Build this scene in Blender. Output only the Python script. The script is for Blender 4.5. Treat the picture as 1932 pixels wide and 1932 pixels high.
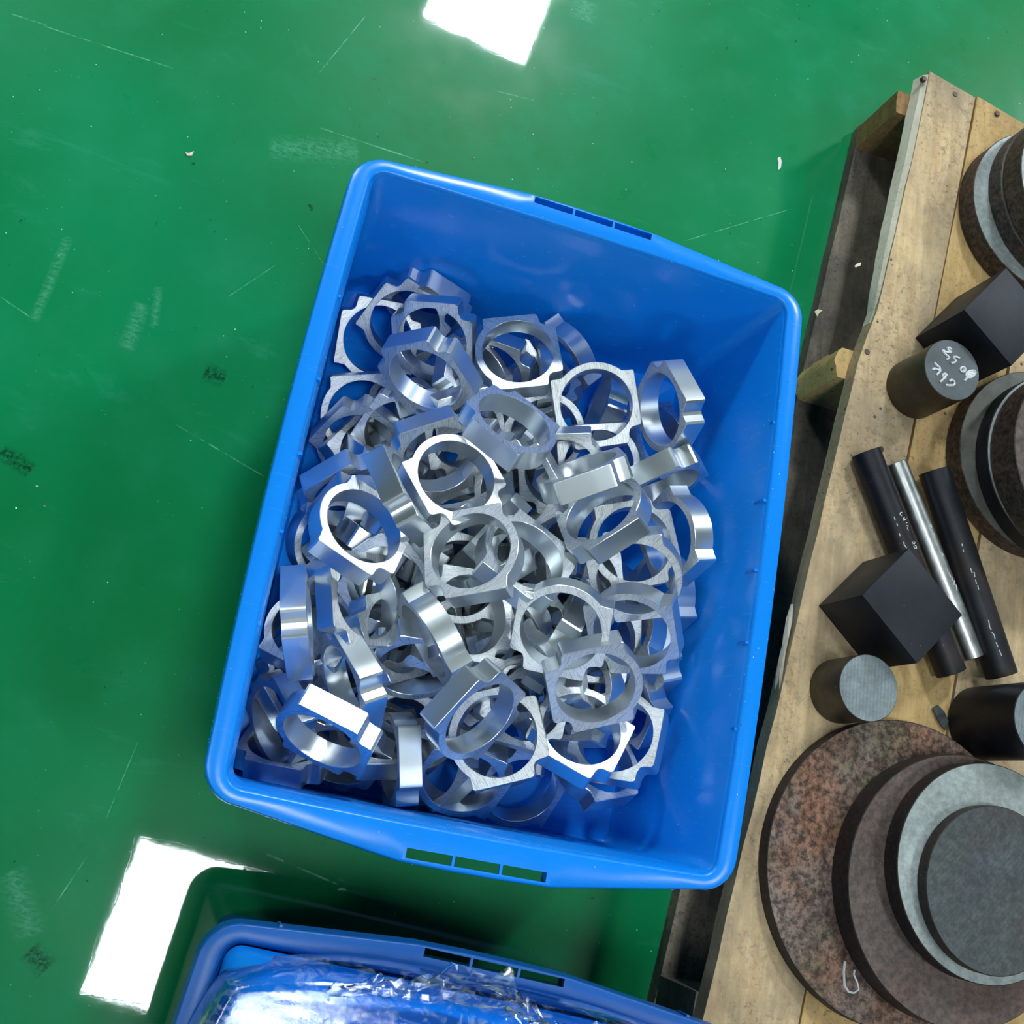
import bpy, bmesh, math, random
from mathutils import Vector, Matrix, Quaternion
import numpy as np
random.seed(7)
LAMPS = [(-.045, -.915, 36, 'mirrored in the floor at lower left'), (.375, 3.95, 190, 'mirrored in the floor at the top edge'), (-2.6, -.9, 30, 'added for extra light far left of the crates'), (2.5, -.9, 40, 'added for extra light beyond the pallet on the near side'), (-2.4, 3.8, 100, 'added for extra light at the far left end of the hall'), (3.7, 3.9, 175, 'at the far right end of the hall'), (-.42, -5.75, 75, 'behind the two crates towards the front wall')]  # both side lamps and the far left one are invented to add light
scene = bpy.context.scene
COL = scene.collection
for o in list(bpy.data.objects): bpy.data.objects.remove(o)

# ------------------------------------------------------------------ camera
F = 2126.147
CAM = Vector((-0.2387995, -0.2511443, 1.1109592))
R = Matrix(((0.9431985, 0.1776805, 0.2807245),
            (0.2405163, -0.9480920, -0.2080230),
            (0.2291910, 0.2637258, -0.9369740)))      # rows: image right, image down, view direction
cd = bpy.data.cameras.new('camera')
cd.sensor_width = 36.0
cd.lens = F / 1932.0 * 36.0
cd.clip_start = 0.02
cam = bpy.data.objects.new('camera', cd)
COL.objects.link(cam)
m = Matrix(((R[0][0], -R[1][0], -R[2][0]), (R[0][1], -R[1][1], -R[2][1]), (R[0][2], -R[1][2], -R[2][2]))).to_4x4()
m.translation = CAM
cam.matrix_world = m
scene.camera = cam

# ------------------------------------------------------------------ world, exposure
scene.view_settings.view_transform = 'Standard'
scene.view_settings.look = 'None'
scene.view_settings.gamma = 1.0
scene.view_settings.use_curve_mapping = False
scene.view_settings.exposure = 0.0
w = bpy.data.worlds.new('world'); scene.world = w; w.use_nodes = True
wb = w.node_tree.nodes['Background']
wb.inputs[0].default_value = (0.80, 0.92, 1.0, 1)
wb.inputs[1].default_value = 0.05

# ------------------------------------------------------------------ helpers
def at(px, py, z):
    """point of the plane at height z that the photograph shows at pixel px, py"""
    v = Vector(((px - 966) / F, (py - 966) / F, 1.0))
    d = R.transposed() @ v
    return CAM + d * ((z - CAM.z) / d.z)

def link(name, mesh, mat=None, parent=None, loc=None, mats=None):
    o = bpy.data.objects.new(name, mesh); COL.objects.link(o)
    if mat and not len(mesh.materials): mesh.materials.append(mat)
    if mats:
        for k in mats: mesh.materials.append(k)
    if parent: o.parent = parent
    if loc: o.location = loc
    return o

def obj(name, bm, mat, parent=None, smooth=False, loc=None, mats=None, kind=None):
    me = bpy.data.meshes.new(name)
    bmesh.ops.recalc_face_normals(bm, faces=bm.faces)
    bm.to_mesh(me); bm.free()
    if smooth:
        me.polygons.foreach_set('use_smooth', [True] * len(me.polygons))
        me.set_sharp_from_angle(angle=math.radians(smooth if smooth is not True else 35))
    o = link(name, me, mat, parent, loc, mats)
    if kind: o['kind'] = kind
    return o

def thing(name, label, cat, loc=(0, 0, 0), rz=0, group=None):
    o = bpy.data.objects.new(name, None); COL.objects.link(o)
    o.empty_display_size = .02
    o.location = loc; o.rotation_euler = (0, 0, rz)
    return tag(o, label, cat, group)

def tag(o, label, cat, group=None):
    o['label'] = label; o['category'] = cat
    if group: o['group'] = group
    return o

def box(bm, a, b, mat=None, bev=0):
    c = [(x, y, z) for z in (a[2], b[2]) for y in (a[1], b[1]) for x in (a[0], b[0])]
    v = [bm.verts.new(p if mat is None else mat @ Vector(p)) for p in c]
    fs = [bm.faces.new([v[i] for i in q]) for q in ((0, 2, 3, 1), (4, 5, 7, 6), (0, 1, 5, 4), (2, 6, 7, 3), (0, 4, 6, 2), (1, 3, 7, 5))]
    if bev:
        es = list({e for f in fs for e in f.edges})
        bmesh.ops.bevel(bm, geom=es, offset=bev, segments=2, affect='EDGES', profile=.6)
    return bm

def prism(bm, poly, z0, z1, bev=0, seg=2, sub=0):
    lo = [bm.verts.new((p[0], p[1], z0)) for p in poly]
    hi = [bm.verts.new((p[0], p[1], z1)) for p in poly]
    n = len(poly)
    fl = bm.faces.new(lo[::-1]); fh = bm.faces.new(hi)
    sd = [bm.faces.new((lo[i], lo[(i + 1) % n], hi[(i + 1) % n], hi[i])) for i in range(n)]
    if bev:
        es = list({e for f in (fl, fh) for e in f.edges})
        bmesh.ops.bevel(bm, geom=es, offset=bev, segments=seg, affect='EDGES', profile=.5)
    return bm

def tube(bm, pts, r, seg=6, cap=True):
    pts = [Vector(p) for p in pts]
    rings = []
    for i, p in enumerate(pts):
        d = (pts[min(i + 1, len(pts) - 1)] - pts[max(i - 1, 0)]).normalized()
        a = d.cross(Vector((0, 0, 1)))
        if a.length < 1e-3: a = d.cross(Vector((1, 0, 0)))
        a.normalize(); b = d.cross(a)
        rings.append([bm.verts.new(p + (a * math.cos(t) + b * math.sin(t)) * r) for t in [2 * math.pi * k / seg for k in range(seg)]])
    for u, v in zip(rings, rings[1:]):
        for k in range(seg):
            bm.faces.new((u[k], u[(k + 1) % seg], v[(k + 1) % seg], v[k]))
    if cap:
        bm.faces.new(rings[0][::-1]); bm.faces.new(rings[-1])
    return bm

def lathe(bm, prof, seg=96):
    rings = []
    for r, z in prof:
        if r < 1e-6: rings.append([bm.verts.new((0, 0, z))])
        else: rings.append([bm.verts.new((r * math.cos(2 * math.pi * k / seg), r * math.sin(2 * math.pi * k / seg), z)) for k in range(seg)])
    for u, v in zip(rings, rings[1:]):
        for k in range(seg):
            a = [u[k % len(u)], u[(k + 1) % len(u)], v[(k + 1) % len(v)], v[k % len(v)]]
            q = []
            for t in a:
                if t not in q: q.append(t)
            if len(q) > 2: bm.faces.new(q)
    return bm

# ------------------------------------------------------------------ materials
class N:
    """small node builder"""
    def __init__(s, name):
        s.m = bpy.data.materials.new(name); s.m.use_nodes = True
        s.t = s.m.node_tree; s.n = s.t.nodes; s.l = s.t.links
        s.b = s.n['Principled BSDF']; s.co = None
    def new(s, ty, **k):
        x = s.n.new(ty)
        for a, b in k.items(): setattr(x, a, b)
        return x
    def coord(s, kind='Object', scale=(1, 1, 1), rot=(0, 0, 0), loc=(0, 0, 0)):
        c = s.new('ShaderNodeTexCoord'); mp = s.new('ShaderNodeMapping')
        mp.inputs['Scale'].default_value = scale; mp.inputs['Rotation'].default_value = rot; mp.inputs['Location'].default_value = loc
        s.l.new(c.outputs[kind], mp.inputs[0]); return mp.outputs[0]
    def world(s, scale=(1, 1, 1), rot=(0, 0, 0), loc=(0, 0, 0)):
        c = s.new('ShaderNodeNewGeometry'); mp = s.new('ShaderNodeMapping')
        mp.inputs['Scale'].default_value = scale; mp.inputs['Rotation'].default_value = rot; mp.inputs['Location'].default_value = loc
        s.l.new(c.outputs['Position'], mp.inputs[0]); return mp.outputs[0]
    def noise(s, v, sc, det=4, rough=.55, dist=0):
        x = s.new('ShaderNodeTexNoise'); s.l.new(v, x.inputs['Vector'])
        x.inputs['Scale'].default_value = sc; x.inputs['Detail'].default_value = det
        x.inputs['Roughness'].default_value = rough; x.inputs['Distortion'].default_value = dist
        return x.outputs['Fac']
    def voro(s, v, sc, feat='F1', out='Distance', rnd=1):
        x = s.new('ShaderNodeTexVoronoi', feature=feat); s.l.new(v, x.inputs['Vector'])
        x.inputs['Scale'].default_value = sc; x.inputs['Randomness'].default_value = rnd; return x.outputs[out]
    def ramp(s, f, stops, interp='LINEAR'):
        x = s.new('ShaderNodeValToRGB'); x.color_ramp.interpolation = interp
        e = x.color_ramp.elements
        while len(e) < len(stops): e.new(.5)
        for k, (p, c) in zip(e, stops):
            k.position = p; k.color = (c, c, c, 1) if not isinstance(c, tuple) else (*c[:3], 1)
        s.l.new(f, x.inputs[0]); return x.outputs[0]
    def mix(s, f, a, b, mode='MIX'):
        x = s.new('ShaderNodeMix', data_type='RGBA', blend_type=mode)
        for i, v in ((0, f), (6, a), (7, b)):
            if isinstance(v, (int, float)): x.inputs[i].default_value = v
            elif isinstance(v, tuple): x.inputs[i].default_value = (*v[:3], 1)
            else: s.l.new(v, x.inputs[i])
        return x.outputs[2]
    def math(s, op, a, b=0.0, c=None):
        x = s.new('ShaderNodeMath', operation=op)
        for i, v in enumerate((a, b) if c is None else (a, b, c)):
            if isinstance(v, (int, float)): x.inputs[i].default_value = v
            else: s.l.new(v, x.inputs[i])
        return x.outputs[0]
    def bump(s, h, st=.3, d=.001, nrm=None):
        x = s.new('ShaderNodeBump'); x.inputs['Strength'].default_value = st; x.inputs['Distance'].default_value = d
        s.l.new(h, x.inputs['Height'])
        if nrm: s.l.new(nrm, x.inputs['Normal'])
        return x.outputs[0]
    def set(s, **k):
        al = dict(color='Base Color', rough='Roughness', metal='Metallic', normal='Normal', coat='Coat Weight', coatr='Coat Roughness',
                  ior='IOR', alpha='Alpha', sss='Subsurface Weight', trans='Transmission Weight', spec='Specular IOR Level', aniso='Anisotropic')
        for a, v in k.items():
            i = s.b.inputs[al[a]]
            if isinstance(v, (int, float)): i.default_value = v
            elif isinstance(v, tuple): i.default_value = (*v[:3], 1)
            else: s.l.new(v, i)
        return s
    def seg(s, v, a, b, w, soft=.6):
        """mask of the line a-b of half width w in the xy plane"""
        a = Vector((a[0], a[1], 0)); b = Vector((b[0], b[1], 0)); d = b - a; L = d.length; d /= L
        mp = s.new('ShaderNodeMapping', vector_type='POINT')
        an = -math.atan2(d.y, d.x)
        mp.inputs['Rotation'].default_value = (0, 0, an)
        mid = (a + b) / 2
        c, sn = math.cos(an), math.sin(an)
        mp.inputs['Location'].default_value = (-(mid.x * c - mid.y * sn), -(mid.x * sn + mid.y * c), 0)
        s.l.new(v, mp.inputs[0])
        sp = s.new('ShaderNodeSeparateXYZ'); s.l.new(mp.outputs[0], sp.inputs[0])
        ax = s.math('ABSOLUTE', sp.outputs[0]); ay = s.math('ABSOLUTE', sp.outputs[1])
        mx = s.math('SUBTRACT', 1.0, s.math('DIVIDE', ax, L / 2)); mx = s.math('MINIMUM', s.math('MAXIMUM', s.math('MULTIPLY', mx, 8.0), 0.0), 1.0)
        my = s.math('SUBTRACT', 1.0, s.math('DIVIDE', ay, w)); my = s.math('MINIMUM', s.math('MAXIMUM', s.math('MULTIPLY', my, 1 / soft), 0.0), 1.0)
        return s.math('MULTIPLY', mx, my)

def P2(px, py): return at(px, py, 0.0)

def mat_floor():
    s = N('green_epoxy'); v = s.world()
    n1 = s.noise(v, 2.2, 5, .6); n2 = s.noise(v, 14, 5, .65); n3 = s.noise(v, 90, 3, .6)
    c = s.mix(s.ramp(n1, [(.35, 0.0), (.7, 1.0)]), (.002, .170, .050), (.003, .255, .108))
    c = s.mix(s.math('MULTIPLY', s.ramp(n2, [(.5, 0.0), (.8, 1.0)]), .45), c, (.015, .30, .16))
    c = s.mix(s.ramp(s.noise(s.world(loc=(3, 1, 0)), 1.3, 3, .5), [(.35, 0.0), (.65, .45)]), c, (.003, .17, .028))
    # dusty wipes, stretched
    d = s.noise(s.world((1, 3.2, 1), (0, 0, .5)), 5, 6, .7, .6)
    c = s.mix(s.math('MULTIPLY', s.ramp(d, [(.60, 0.0), (.78, 1.0)]), .32), c, (.06, .38, .26))
    # white specks, dark specks
    for sc, th, colr, st in ((70, .055, (.55, .75, .66), .9), (150, .05, (.45, .7, .6), .7), (48, .045, (.01, .03, .02), .9)):
        vo = s.voro(s.world(loc=(sc, 0, 0)), sc)
        gate = s.ramp(s.noise(s.world(loc=(sc * 3, 0, 0)), 22, 2), [(.52, 0.0), (.56, 1.0)])
        c = s.mix(s.math('MULTIPLY', s.math('MULTIPLY', s.ramp(vo, [(th * .6, 1.0), (th, 0.0)]), gate), st), c, colr)
    brk = s.ramp(s.noise(v, 60, 3, .7), [(.42, 0.05), (.62, 1.0)])
    lin = [((20, 26), (90, 48), .0006), ((80, 48), (330, 130), .0005), ((600, 240), (800, 306), .0006), ((1290, 455), (1500, 392), .0004), ((600, 140), (690, 30), .0004),
           ((85, 1735), (165, 1615), .0005), ((430, 560), (520, 500), .0003), ((330, 800), (500, 900), .0005), ((200, 1545), (260, 1400), .0003), ((500, 1610), (640, 1670), .0008),
           ((560, 420), (650, 560), .0003), ((0, 560), (60, 600), .0005), ((930, 170), (1010, 190), .0003)]
    for a, b, wd in lin:
        k = s.seg(v, P2(*a), P2(*b), wd * 1.5)
        c = s.mix(s.math('MULTIPLY', s.math('MULTIPLY', k, brk), .60), c, (.25, .60, .45))
    for a, b, wd in (((130, 445), (62, 610), .005), ((270, 570), (238, 660), .008), ((300, 540), (290, 620), .004), ((505, 280), (680, 285), .014), ((20, 1640), (60, 1770), .012), ((1105, 0), (1100, 40), .016)):
        k = s.seg(v, P2(*a), P2(*b), wd * 1.3, 1.0)
        st = s.ramp(s.noise(s.world((1, 2.6, 1), (0, 0, .25)), 120, 4, .8), [(.40, 0.0), (.62, .9)])
        c = s.mix(s.math('MULTIPLY', s.math('MULTIPLY', k, st), .40), c, (.18, .50, .38))
    # hexagonal sole prints near two spots
    hx = s.voro(s.world(), 95, 'DISTANCE_TO_EDGE', 'Distance', 0.25)
    he = s.ramp(hx, [(.03, 1.0), (.09, 0.0)])
    for a, b, wd in (((560, 262), (650, 282), .016), ((880, 30), (1010, 60), .05)):
        c = s.mix(s.math('MULTIPLY', s.math('MULTIPLY', s.seg(v, P2(*a), P2(*b), wd, .5), he), .35), c, (.004, .13, .06))
    # dark oily smudges
    for a, b, wd in (((385, 700), (425, 716), .012), ((583, 385), (590, 398), .003), ((1330, 1600), (1350, 1620), .01), ((0, 850), (60, 890), .01), ((55, 1790), (90, 1830), .012)):
        k = s.seg(v, P2(*a), P2(*b), wd, .8)
        gn = s.ramp(s.noise(v, 260, 4, .8), [(.42, 0.0), (.56, 1.0)])
        c = s.mix(s.math('MULTIPLY', s.math('MULTIPLY', k, gn), .85), c, (.004, .02, .012))
    r = s.mix(s.ramp(n2, [(.3, 0.0), (.75, 1.0)]), (.26, .26, .26), (.42, .42, .42))
    h = s.math('ADD', s.math('MULTIPLY', s.noise(v, 9, 3), .6), s.math('MULTIPLY', n3, .035))
    nb = s.bump(h, .06, .004)
    s.set(color=c, rough=r, normal=nb, coat=1.0, coatr=.028, spec=.08)
    s.l.new(s.bump(s.math('ADD', h, s.math('MULTIPLY', he, .004)), .05, .004), s.b.inputs['Coat Normal'])
    return s.m

def mat_plastic(name, col, rough=.33, dirt=.0):
    s = N(name); v = s.coord()
    n = s.noise(v, 40, 4); n2 = s.noise(v, 7, 3)
    c = s.mix(s.math('MULTIPLY', n2, .35), col, tuple(x * 1.25 for x in col))
    sp = s.voro(v, 110); g = s.ramp(s.noise(v, 16, 2), [(.52, 0.0), (.6, 1.0)])
    if dirt: c = s.mix(s.math('MULTIPLY', s.math('MULTIPLY', s.ramp(sp, [(.04, 1.0), (.07, 0.0)]), g), dirt), c, (.55, .75, .9))
    sc = s.noise(s.coord(scale=(1, 14, 1), rot=(0, 0, .4)), 30, 3, .7)
    r = s.math('ADD', s.math('MULTIPLY', sc, .16), rough - .08)
    s.set(color=c, rough=r, normal=s.bump(n, .05, .0006), sss=.0, spec=.4)
    return s.m

def mat_alu():
    """sawn and bored aluminium"""
    s = N('machined_aluminium'); o = s.coord()
    geo = s.new('ShaderNodeTexCoord'); sp = s.new('ShaderNodeSeparateXYZ'); s.l.new(geo.outputs['Normal'], sp.inputs[0])
    face = s.math('GREATER_THAN', s.math('ABSOLUTE', sp.outputs[2]), .8)
    inf = s.new('ShaderNodeObjectInfo')
    mp = s.new('ShaderNodeMapping'); mp.inputs['Scale'].default_value = (1, 16, 1)
    rv = s.new('ShaderNodeVectorRotate', rotation_type='Z_AXIS'); s.l.new(geo.outputs['Object'], rv.inputs['Vector'])
    s.l.new(s.math('MULTIPLY', inf.outputs['Random'], 3.14), rv.inputs['Angle'])
    s.l.new(rv.outputs[0], mp.inputs[0])
    saw = s.noise(mp.outputs[0], 130, 5, .75, .3)
    brush = s.noise(s.coord(scale=(1, 1, .02)), 700, 2, .5)
    rel = s.mix(face, brush, saw)
    h = s.new('ShaderNodeRGBToBW'); s.l.new(rel, h.inputs[0])
    dk = s.ramp(saw, [(.34, 0.38), (.52, 1.0)])
    col = s.mix(face, (.72, .78, .82), s.mix(1.0, (.92, .95, .97), dk, 'MULTIPLY'))
    rng = s.math('MULTIPLY', inf.outputs['Random'], .10)
    rg = s.new('ShaderNodeMix', data_type='FLOAT'); s.l.new(face, rg.inputs[0]); rg.inputs[2].default_value = .30
    s.l.new(s.math('ADD', .30, rng), rg.inputs[3])
    b1 = s.new('ShaderNodeBump'); b1.inputs['Distance'].default_value = .0005
    s.l.new(s.math('ADD', .04, s.math('MULTIPLY', face, .5)), b1.inputs['Strength']); s.l.new(h.outputs[0], b1.inputs['Height'])
    s.set(color=col, rough=rg.outputs[0], metal=.97, normal=b1.outputs[0])
    return s.m

def mat_steel(name, base, rust=None, amt=.0, rough=.5, metal=.7, saw=0, sc=12, thr=.5, bumps=.3, saw_rot=0, mott=0, tint=None):
    s = N(name); v = s.coord()
    n = s.noise(v, sc * 4, 6, .7); n2 = s.noise(v, sc, 5, .65, .4); n3 = s.noise(v, sc * 26, 3, .7)
    c = s.mix(s.ramp(n, [(.3, 0.0), (.75, 1.0)]), tuple(x * .62 for x in base), tuple(x * 1.3 for x in base))
    if rust:
        k = s.math('MULTIPLY', s.ramp(n2, [(thr - .08, 0.0), (thr + .12, 1.0)]), amt)
        c = s.mix(k, c, s.mix(n3, tuple(x * .5 for x in rust), tuple(x * 1.5 for x in rust)))
    if tint:
        n5 = s.noise(s.coord(loc=(5, 2, 1)), sc * 1.6, 5, .7)
        c = s.mix(s.math('MULTIPLY', s.ramp(n5, [(.50, 0.0), (.60, 1.0)]), .6), c, tint)
    if mott:
        n6 = s.noise(v, sc * 18, 4, .7, .2)
        c = s.mix(mott, c, s.mix(1.0, c, s.ramp(n6, [(.38, 0.10), (.50, .8), (.60, 1.5)]), 'MULTIPLY'))
    hh = s.math('ADD', s.math('MULTIPLY', n3, .5), n)
    if saw:
        wv = s.new('ShaderNodeTexWave', wave_type='BANDS', bands_direction='X'); s.l.new(s.coord(rot=(0, 0, saw_rot)), wv.inputs[0])
        wv.inputs['Scale'].default_value = saw; wv.inputs['Distortion'].default_value = .6; wv.inputs['Detail'].default_value = 2
        c = s.mix(s.math('MULTIPLY', wv.outputs['Fac'], .28), c, tuple(x * .55 for x in base))
        hh = s.math('ADD', hh, s.math('MULTIPLY', wv.outputs['Fac'], .6))
    sp = s.voro(v, 160); g = s.ramp(s.noise(v, 30, 2), [(.56, 0.0), (.62, 1.0)])
    c = s.mix(s.math('MULTIPLY', s.math('MULTIPLY', s.ramp(sp, [(.05, 1.0), (.09, 0.0)]), g), .6), c, (.4, .42, .42))
    r = s.math('ADD', s.math('MULTIPLY', n2, .3), rough - .12)
    s.set(color=c, rough=r, metal=metal, normal=s.bump(hh, bumps, .0006))
    return s.m

def mat_wood(name, c1, c2, stain, grain_rot=0.0, stain_amt=.5, thr=.55):
    s = N(name)
    g = s.noise(s.coord(scale=(14, 1, 6), rot=(0, 0, grain_rot)), 9, 6, .65, .5)
    v = s.coord()
    n1 = s.noise(v, 7, 5, .65); n2 = s.noise(v, 42, 5, .72); n3 = s.noise(v, 210, 4, .75)
    c = s.mix(s.ramp(g, [(.35, 0.0), (.68, 1.0)]), c1, c2)
    c = s.mix(s.math('MULTIPLY', s.ramp(n2, [(.45, 0.0), (.75, 1.0)]), .45), c, tuple(x * .72 for x in c1))
    c = s.mix(s.math('MULTIPLY', s.ramp(n1, [(thr - .1, 0.0), (thr + .2, 1.0)]), stain_amt), c, stain)
    n4 = s.noise(s.coord(scale=(3, 1, 1), loc=(3, 1, 0)), 4.5, 6, .7)
    c = s.mix(s.math('MULTIPLY', s.ramp(n4, [(.46, 0.0), (.66, 1.0)]), stain_amt * .8), c, tuple(x * .8 for x in stain))
    gm = s.noise(v, 120, 6, .8, .6)
    c = s.mix(s.math('MULTIPLY', s.ramp(gm, [(.50, 0.0), (.64, 1.0)]), s.ramp(s.noise(s.coord(loc=(7, 7, 0)), 6, 4, .6), [(.40, .05), (.62, .75)])), c, tuple(x * .75 for x in stain))
    k = s.math('MULTIPLY', s.ramp(n3, [(.57, 0.0), (.67, 1.0)]), s.ramp(s.noise(v, 11, 3), [(.42, 0.0), (.60, .9)]))
    c = s.mix(k, c, tuple(x * .55 for x in stain))
    vo = s.voro(v, 34); gt = s.ramp(s.noise(v, 9, 2), [(.50, 0.0), (.53, 1.0)])
    c = s.mix(s.math('MULTIPLY', s.math('MULTIPLY', s.ramp(vo, [(.05, 1.0), (.085, 0.0)]), gt), .8), c, (.03, .02, .015))
    s.set(color=c, rough=.78, normal=s.bump(s.math('ADD', g, s.math('MULTIPLY', n3, .35)), .35, .0012), spec=.25)
    return s.m

def mat_simple(name, col, rough=.6, metal=0.0, bump=.1, sc=60):
    s = N(name); v = s.coord(); n = s.noise(v, sc, 4)
    s.set(color=s.mix(n, tuple(x * .75 for x in col), tuple(min(1, x * 1.2) for x in col)), rough=rough, metal=metal, normal=s.bump(n, bump, .0008))
    return s.m

M_FLOOR = mat_floor()
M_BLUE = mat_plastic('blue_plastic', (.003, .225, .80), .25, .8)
M_BLUE_SHADE = mat_plastic('blue_plastic_shaded', (.004, .085, .34), .38, .5)  # darker blue: shade over the foreground crate is put into its colour
M_ALU = mat_alu()
M_CHALK = mat_simple('white_paint_marker', (.62, .66, .66), .7)
M_BLACK = mat_steel('black_mill_steel', (.016, .018, .024), (.05, .03, .022), .5, .42, .5, 0, 14, .6, .15)
M_BLOCK = mat_steel('blued_block_steel', (.011, .014, .021), (.03, .034, .04), .3, .50, .4, 0, 10, .5, .12)
M_RUST = mat_steel('rusty_plate_steel', (.165, .118, .098), (.19, .078, .034), .7, .55, .35, 0, 9, .50, .5, 0, .85, (.085, .085, .045))
M_RUST2 = mat_steel('brown_plate_steel', (.12, .088, .078), (.12, .05, .034), .5, .52, .35, 0, 8, .55, .3, 0, .4, (.07, .06, .055))
M_DARKSIDE = mat_steel('dark_scaled_rim', (.030, .024, .022), (.05, .03, .022), .6, .6, .3, 0, 12, .5, .4, 0, .5)
M_SCALE = mat_steel('brown_scaled_rim', (.075, .056, .046), (.10, .055, .04), .5, .55, .3, 0, 10, .5, .4, 0, .75, (.05, .055, .045))
M_GREY = mat_steel('light_cut_steel', (.36, .41, .40), (.24, .27, .27), .5, .5, .3, 0, 8, .5, .1, 0, .2, (.28, .31, .30))
M_GREY2 = mat_steel('dark_cut_steel', (.08, .095, .105), (.07, .08, .06), .6, .5, .4, 75, 8, .5, .12, .7, .35, (.075, .06, .055))
M_SAW = mat_steel('saw_cut_steel', (.26, .31, .33), (.17, .21, .22), .3, .42, .5, 85, 10, .6, .25, .05, .15)
M_SLATE = mat_steel('slate_cut_steel', (.085, .10, .11), (.1, .11, .1), .3, .5, .4, 0, 10, .6, .1)
M_OLIVE = mat_steel('oily_turned_steel', (.075, .062, .042), (.05, .035, .022), .5, .42, .6, 0, 16, .5, .15)
M_DISCTOP = mat_steel('oily_disc_face', (.12, .125, .11), (.10, .085, .07), .4, .45, .4, 0, 10, .55, .15)
M_BRIGHT = mat_steel('ground_steel', (.55, .57, .57), None, 0, .30, 1.0, 0, 20, .5, .05)
M_PINE = mat_wood('pallet_wood', (.56, .385, .20), (.70, .54, .32), (.25, .20, .145), 0.0, .75, .52)
M_PINE2 = mat_wood('pallet_wood_yellow', (.54, .345, .14), (.66, .47, .21), (.30, .20, .10), 0.0, .5, .55)
M_OLDWOOD = mat_wood('dirty_grey_wood', (.22, .18, .13), (.31, .26, .19), (.035, .035, .04), 0.0, .85, .47)
M_BROWNWOOD = mat_wood('brown_wood', (.22, .13, .05), (.33, .20, .08), (.10, .06, .03), 0.0, .4, .6)
M_SPLINTER = mat_wood('fresh_split_wood', (.66, .60, .46), (.78, .73, .60), (.5, .42, .3), 0.0, .3, .6)

# ------------------------------------------------------------------ floor
bm = bmesh.new()
for x, y in ((-7.1, -7.6), (7.1, -7.6), (7.1, 8.6), (-7.1, 8.6)): bm.verts.new((x, y, 0))
bm.faces.new(bm.verts)
fl = obj('floor', bm, M_FLOOR); fl['kind'] = 'structure'; fl['label'] = 'glossy green epoxy workshop floor with scratches and metal specks'

# ------------------------------------------------------------------ the hall around the scene
X0, X1, Y0, Y1, CEIL = -7.0, 7.0, -7.5, 8.5, 4.08
M_WALL = mat_simple('grey_painted_wall', (.30, .33, .35), .8, 0, .05, 3)
M_CEIL = mat_simple('dark_grey_ceiling', (.16, .17, .18), .9, 0, .05, 3)
for nm, a, b in (('wall_left', (X0 - .1, Y0, 0), (X0, Y1, CEIL)), ('wall_right', (X1, Y0, 0), (X1 + .1, Y1, CEIL)), ('wall_back', (X0, Y1, 0), (X1, Y1 + .1, CEIL)), ('wall_front', (X0, Y0 - .1, 0), (X1, Y0, CEIL))):
    bm = bmesh.new(); box(bm, a, b); o = obj(nm, bm, M_WALL); o['kind'] = 'structure'
bm = bmesh.new(); box(bm, (X0, Y0, CEIL), (X1, Y1, CEIL + .1)); o = obj('ceiling', bm, M_CEIL); o['kind'] = 'structure'

# ------------------------------------------------------------------ ceiling lamps (some mirror in the floor, some are added unseen for light)
def led(power):
    ML = bpy.data.materials.new('led_panel'); ML.use_nodes = True
    nt = ML.node_tree; nt.nodes.remove(nt.nodes['Principled BSDF'])
    em = nt.nodes.new('ShaderNodeEmission'); em.inputs[0].default_value = (.88, .96, 1.0, 1); em.inputs[1].default_value = power
    nt.links.new(em.outputs[0], nt.nodes['Material Output'].inputs[0])
    return ML
M_FRAME = mat_simple('white_lamp_frame', (.7, .7, .7), .5)
def lamp(x, y, z, sx, sy, rz, label, power):
    t = thing('ceiling_light', label, 'light', (x, y, z), rz, 'square ceiling lamps over the workshop')
    bm = bmesh.new(); box(bm, (-sx / 2, -sy / 2, 0), (sx / 2, sy / 2, .012)); obj('diffuser', bm, led(power), t)
    bm = bmesh.new()
    for a, b in (((-sx / 2 - .02, -sy / 2 - .02), (sx / 2 + .02, -sy / 2)), ((-sx / 2 - .02, sy / 2), (sx / 2 + .02, sy / 2 + .02)),
                 ((-sx / 2 - .02, -sy / 2), (-sx / 2, sy / 2)), ((sx / 2, -sy / 2), (sx / 2 + .02, sy / 2))):
        box(bm, (a[0], a[1], -.005), (b[0], b[1], .05))
    box(bm, (-sx / 2, -sy / 2, .03), (sx / 2, sy / 2, .05))
    obj('frame', bm, M_FRAME, t)
for (x, y, power, where) in LAMPS:
    lamp(x, y, 4.0, .58, .62, -.12, 'square white ceiling lamp ' + where, power)

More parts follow.
